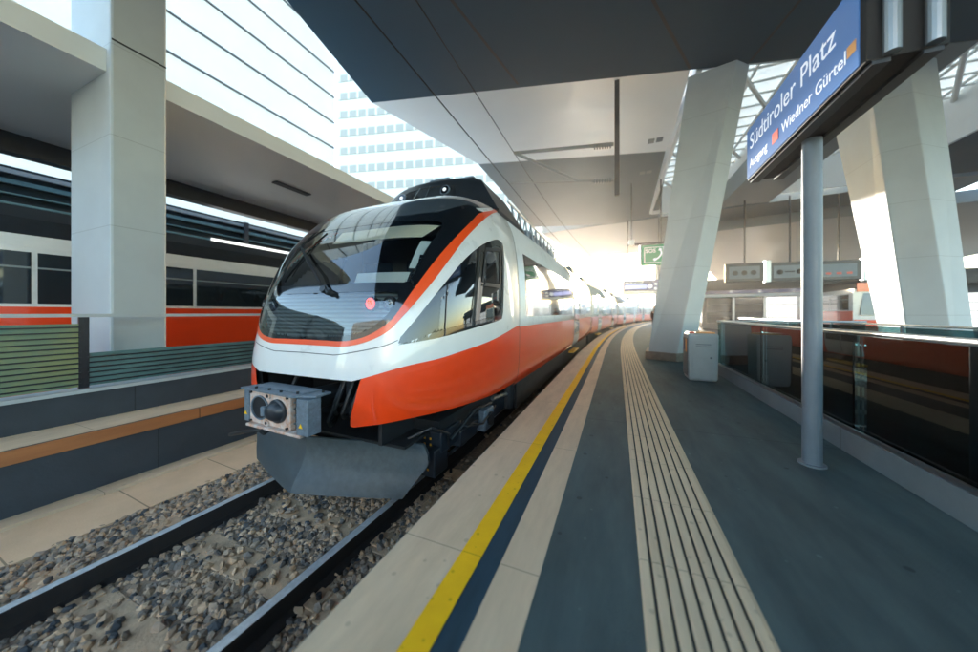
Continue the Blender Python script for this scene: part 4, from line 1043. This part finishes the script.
# concourse pavilion in the right background
pv_ = empty('concourse_pavilion', 'glazed concourse pavilion with a navy sign band and bright windows in the right background', 'building')
PVM = Matrix.Translation(Vector((6.2, 29, 0))) @ Matrix.Rotation(R(-10), 4, 'Z')
b = MB(); b.box(0, 26, .2, 8, 0, 3.9, PVM); b.build('pavilion_wall', M['concretedark'], pv_)
b = MB(); b.box(-.2, 26, -.6, .2, 3.0, 3.35, PVM); b.build('dark_canopy', M['darkband'], pv_)
b = MB(); b.box(0, 7.5, -.68, -.605, 2.72, 2.98, PVM); b.build('sign_band', M['signnavy'], pv_)
b = MB(); b.box(0, 9, -.64, -.3, 2.5, 2.71, PVM); b.build('pale_fascia', M['rooflight'], pv_)
random.seed(5)
x = .3
while x < 25:
    w = random.choice((.7, 1.1, 1.6)); mm = random.choice(('brightpanel', 'brightpanel', 'darkglass', 'windowgrey'))
    b = MB(); b.box(x, x+w, .1, .195, .5, 2.45, PVM); ww = b.build('window', M[mm], pv_)
    for zz in (.95, 1.4, 1.9):
        b = MB(); b.box(x, x+w, .06, .099, zz, zz+.05, PVM); b.build('glazing_bar', M['anthracite'], ww)
    b = MB(); b.box(x+w, x+w+.14, 0, .19, 0, 2.5, PVM); b.build('frame_post', M['alu'], pv_)
    x += w+.18
# distant end building beyond the curve
eb_ = empty('station_building', 'pale distant station block with dark windows behind the tail of the train', 'building')
b = MB(); b.box(2, 30, 92, 104, -3, 5.4); b.build('block_wall', M['whitepaint'], eb_)
for k in range(9):
    b = MB(); b.box(3+k*3, 5+k*3, 91.9, 91.99, .6, 3.6); b.build('window', M['windowgrey'], eb_)
# pale reflector block added behind the camera to brighten windscreen and train front
reflector_block = empty('station_building', 'added pale reflector block with a dark bar grid, out of view behind the photographer', 'building')
b = MB(); b.box(-34, 18, -48, -36, -5.9, 15); b.build('block_wall', M['whitepaint'], reflector_block)
for k in range(9):
    b = MB(); b.box(-34, 18, -36, -35.9, -1+k*1.8, -.86+k*1.8); b.build('glazing_bar', M['anthracite'], reflector_block)
for k in range(18):
    b = MB(); b.box(-33+k*3, -32.85+k*3, -35.89, -35.8, -1, 15); b.build('grid_post', M['anthracite'], reflector_block)
# a waiting person by the far pillar
def person(x, y):
    r = empty('person', 'person in a rust brown jacket standing beside the distant pillar', 'person', loc=(x, y, 0))
    me = bpy.data.meshes.new('body'); bm = bmesh.new()
    J = [(0, 0, .95), (0, 0, 1.2), (0, 0, 1.42), (0, 0, 1.52), (0, -.01, 1.66), (.10, 0, .90), (.11, -.02, .50), (.11, 0, .08), (.11, -.14, .04), (-.10, 0, .90), (-.11, .03, .5), (-.11, .02, .08), (-.11, -.12, .04), (.20, 0, 1.40), (.25, .02, 1.12), (.24, -.10, .88), (-.20, 0, 1.40), (-.25, .02, 1.12), (-.24, -.10, .88)]
    E_ = [(0, 1), (1, 2), (2, 3), (3, 4), (0, 5), (5, 6), (6, 7), (7, 8), (0, 9), (9, 10), (10, 11), (11, 12), (2, 13), (13, 14), (14, 15), (2, 16), (16, 17), (17, 18)]
    rad = [.15, .14, .15, .055, .10, .09, .065, .045, .04, .09, .065, .045, .04, .07, .05, .035, .07, .05, .035]
    me.from_pydata(J, E_, []); o = bpy.data.objects.new('body', me); col.objects.link(o); o.parent = r
    me.materials.append(M['cloth'])
    s = o.modifiers.new('skin', 'SKIN'); 
    me.skin_vertices.new() if not me.skin_vertices else None
    for i, q in enumerate(rad): me.skin_vertices[0].data[i].radius = (q, q)
    me.skin_vertices[0].data[0].use_root = True
    o.modifiers.new('sub', 'SUBSURF').levels = 1; o.modifiers['sub'].render_levels = 2
    b = MB(); b.sphere((0, -.01, 1.69), .105, 12, sz=1.2); b.build('head', M['skin'], r, smooth=True)
    b = MB(); b.sphere((0, .015, 1.73), .112, 12, sz=1.05); b.build('hair', M['cloth'], r, smooth=True)
    b = MB(); b.loft([[(math.cos(a)*w_, math.sin(a)*d_, z) for a in [2*math.pi*k/14 for k in range(14)]] for z, w_, d_ in ((.85, .20, .15), (1.05, .20, .15), (1.35, .25, .15), (1.46, .14, .10))]); b.build('jacket', M['jacket'], r, smooth=True)
    return r
q = trk(26.5, 2.95); person(q.x, q.y)

# ------------------------------------------------------------------ warm hazy air
hz = MB(); hz.box(-95, 90, -60, 150, -7.5, 95); h_ = hz.build('haze', None or bpy.data.materials.new('haze_air')); h_['kind'] = 'stuff'
hm = h_.data.materials[0]; hm.use_nodes = True; hn = hm.node_tree
for n in list(hn.nodes): hn.nodes.remove(n)
ho = hn.nodes.new('ShaderNodeOutputMaterial'); hv = hn.nodes.new('ShaderNodeVolumePrincipled')
hv.inputs['Color'].default_value = (1, .93, .82, 1); hv.inputs['Density'].default_value = .0012; hv.inputs['Anisotropy'].default_value = .72
hn.links.new(hv.outputs[0], ho.inputs['Volume'])
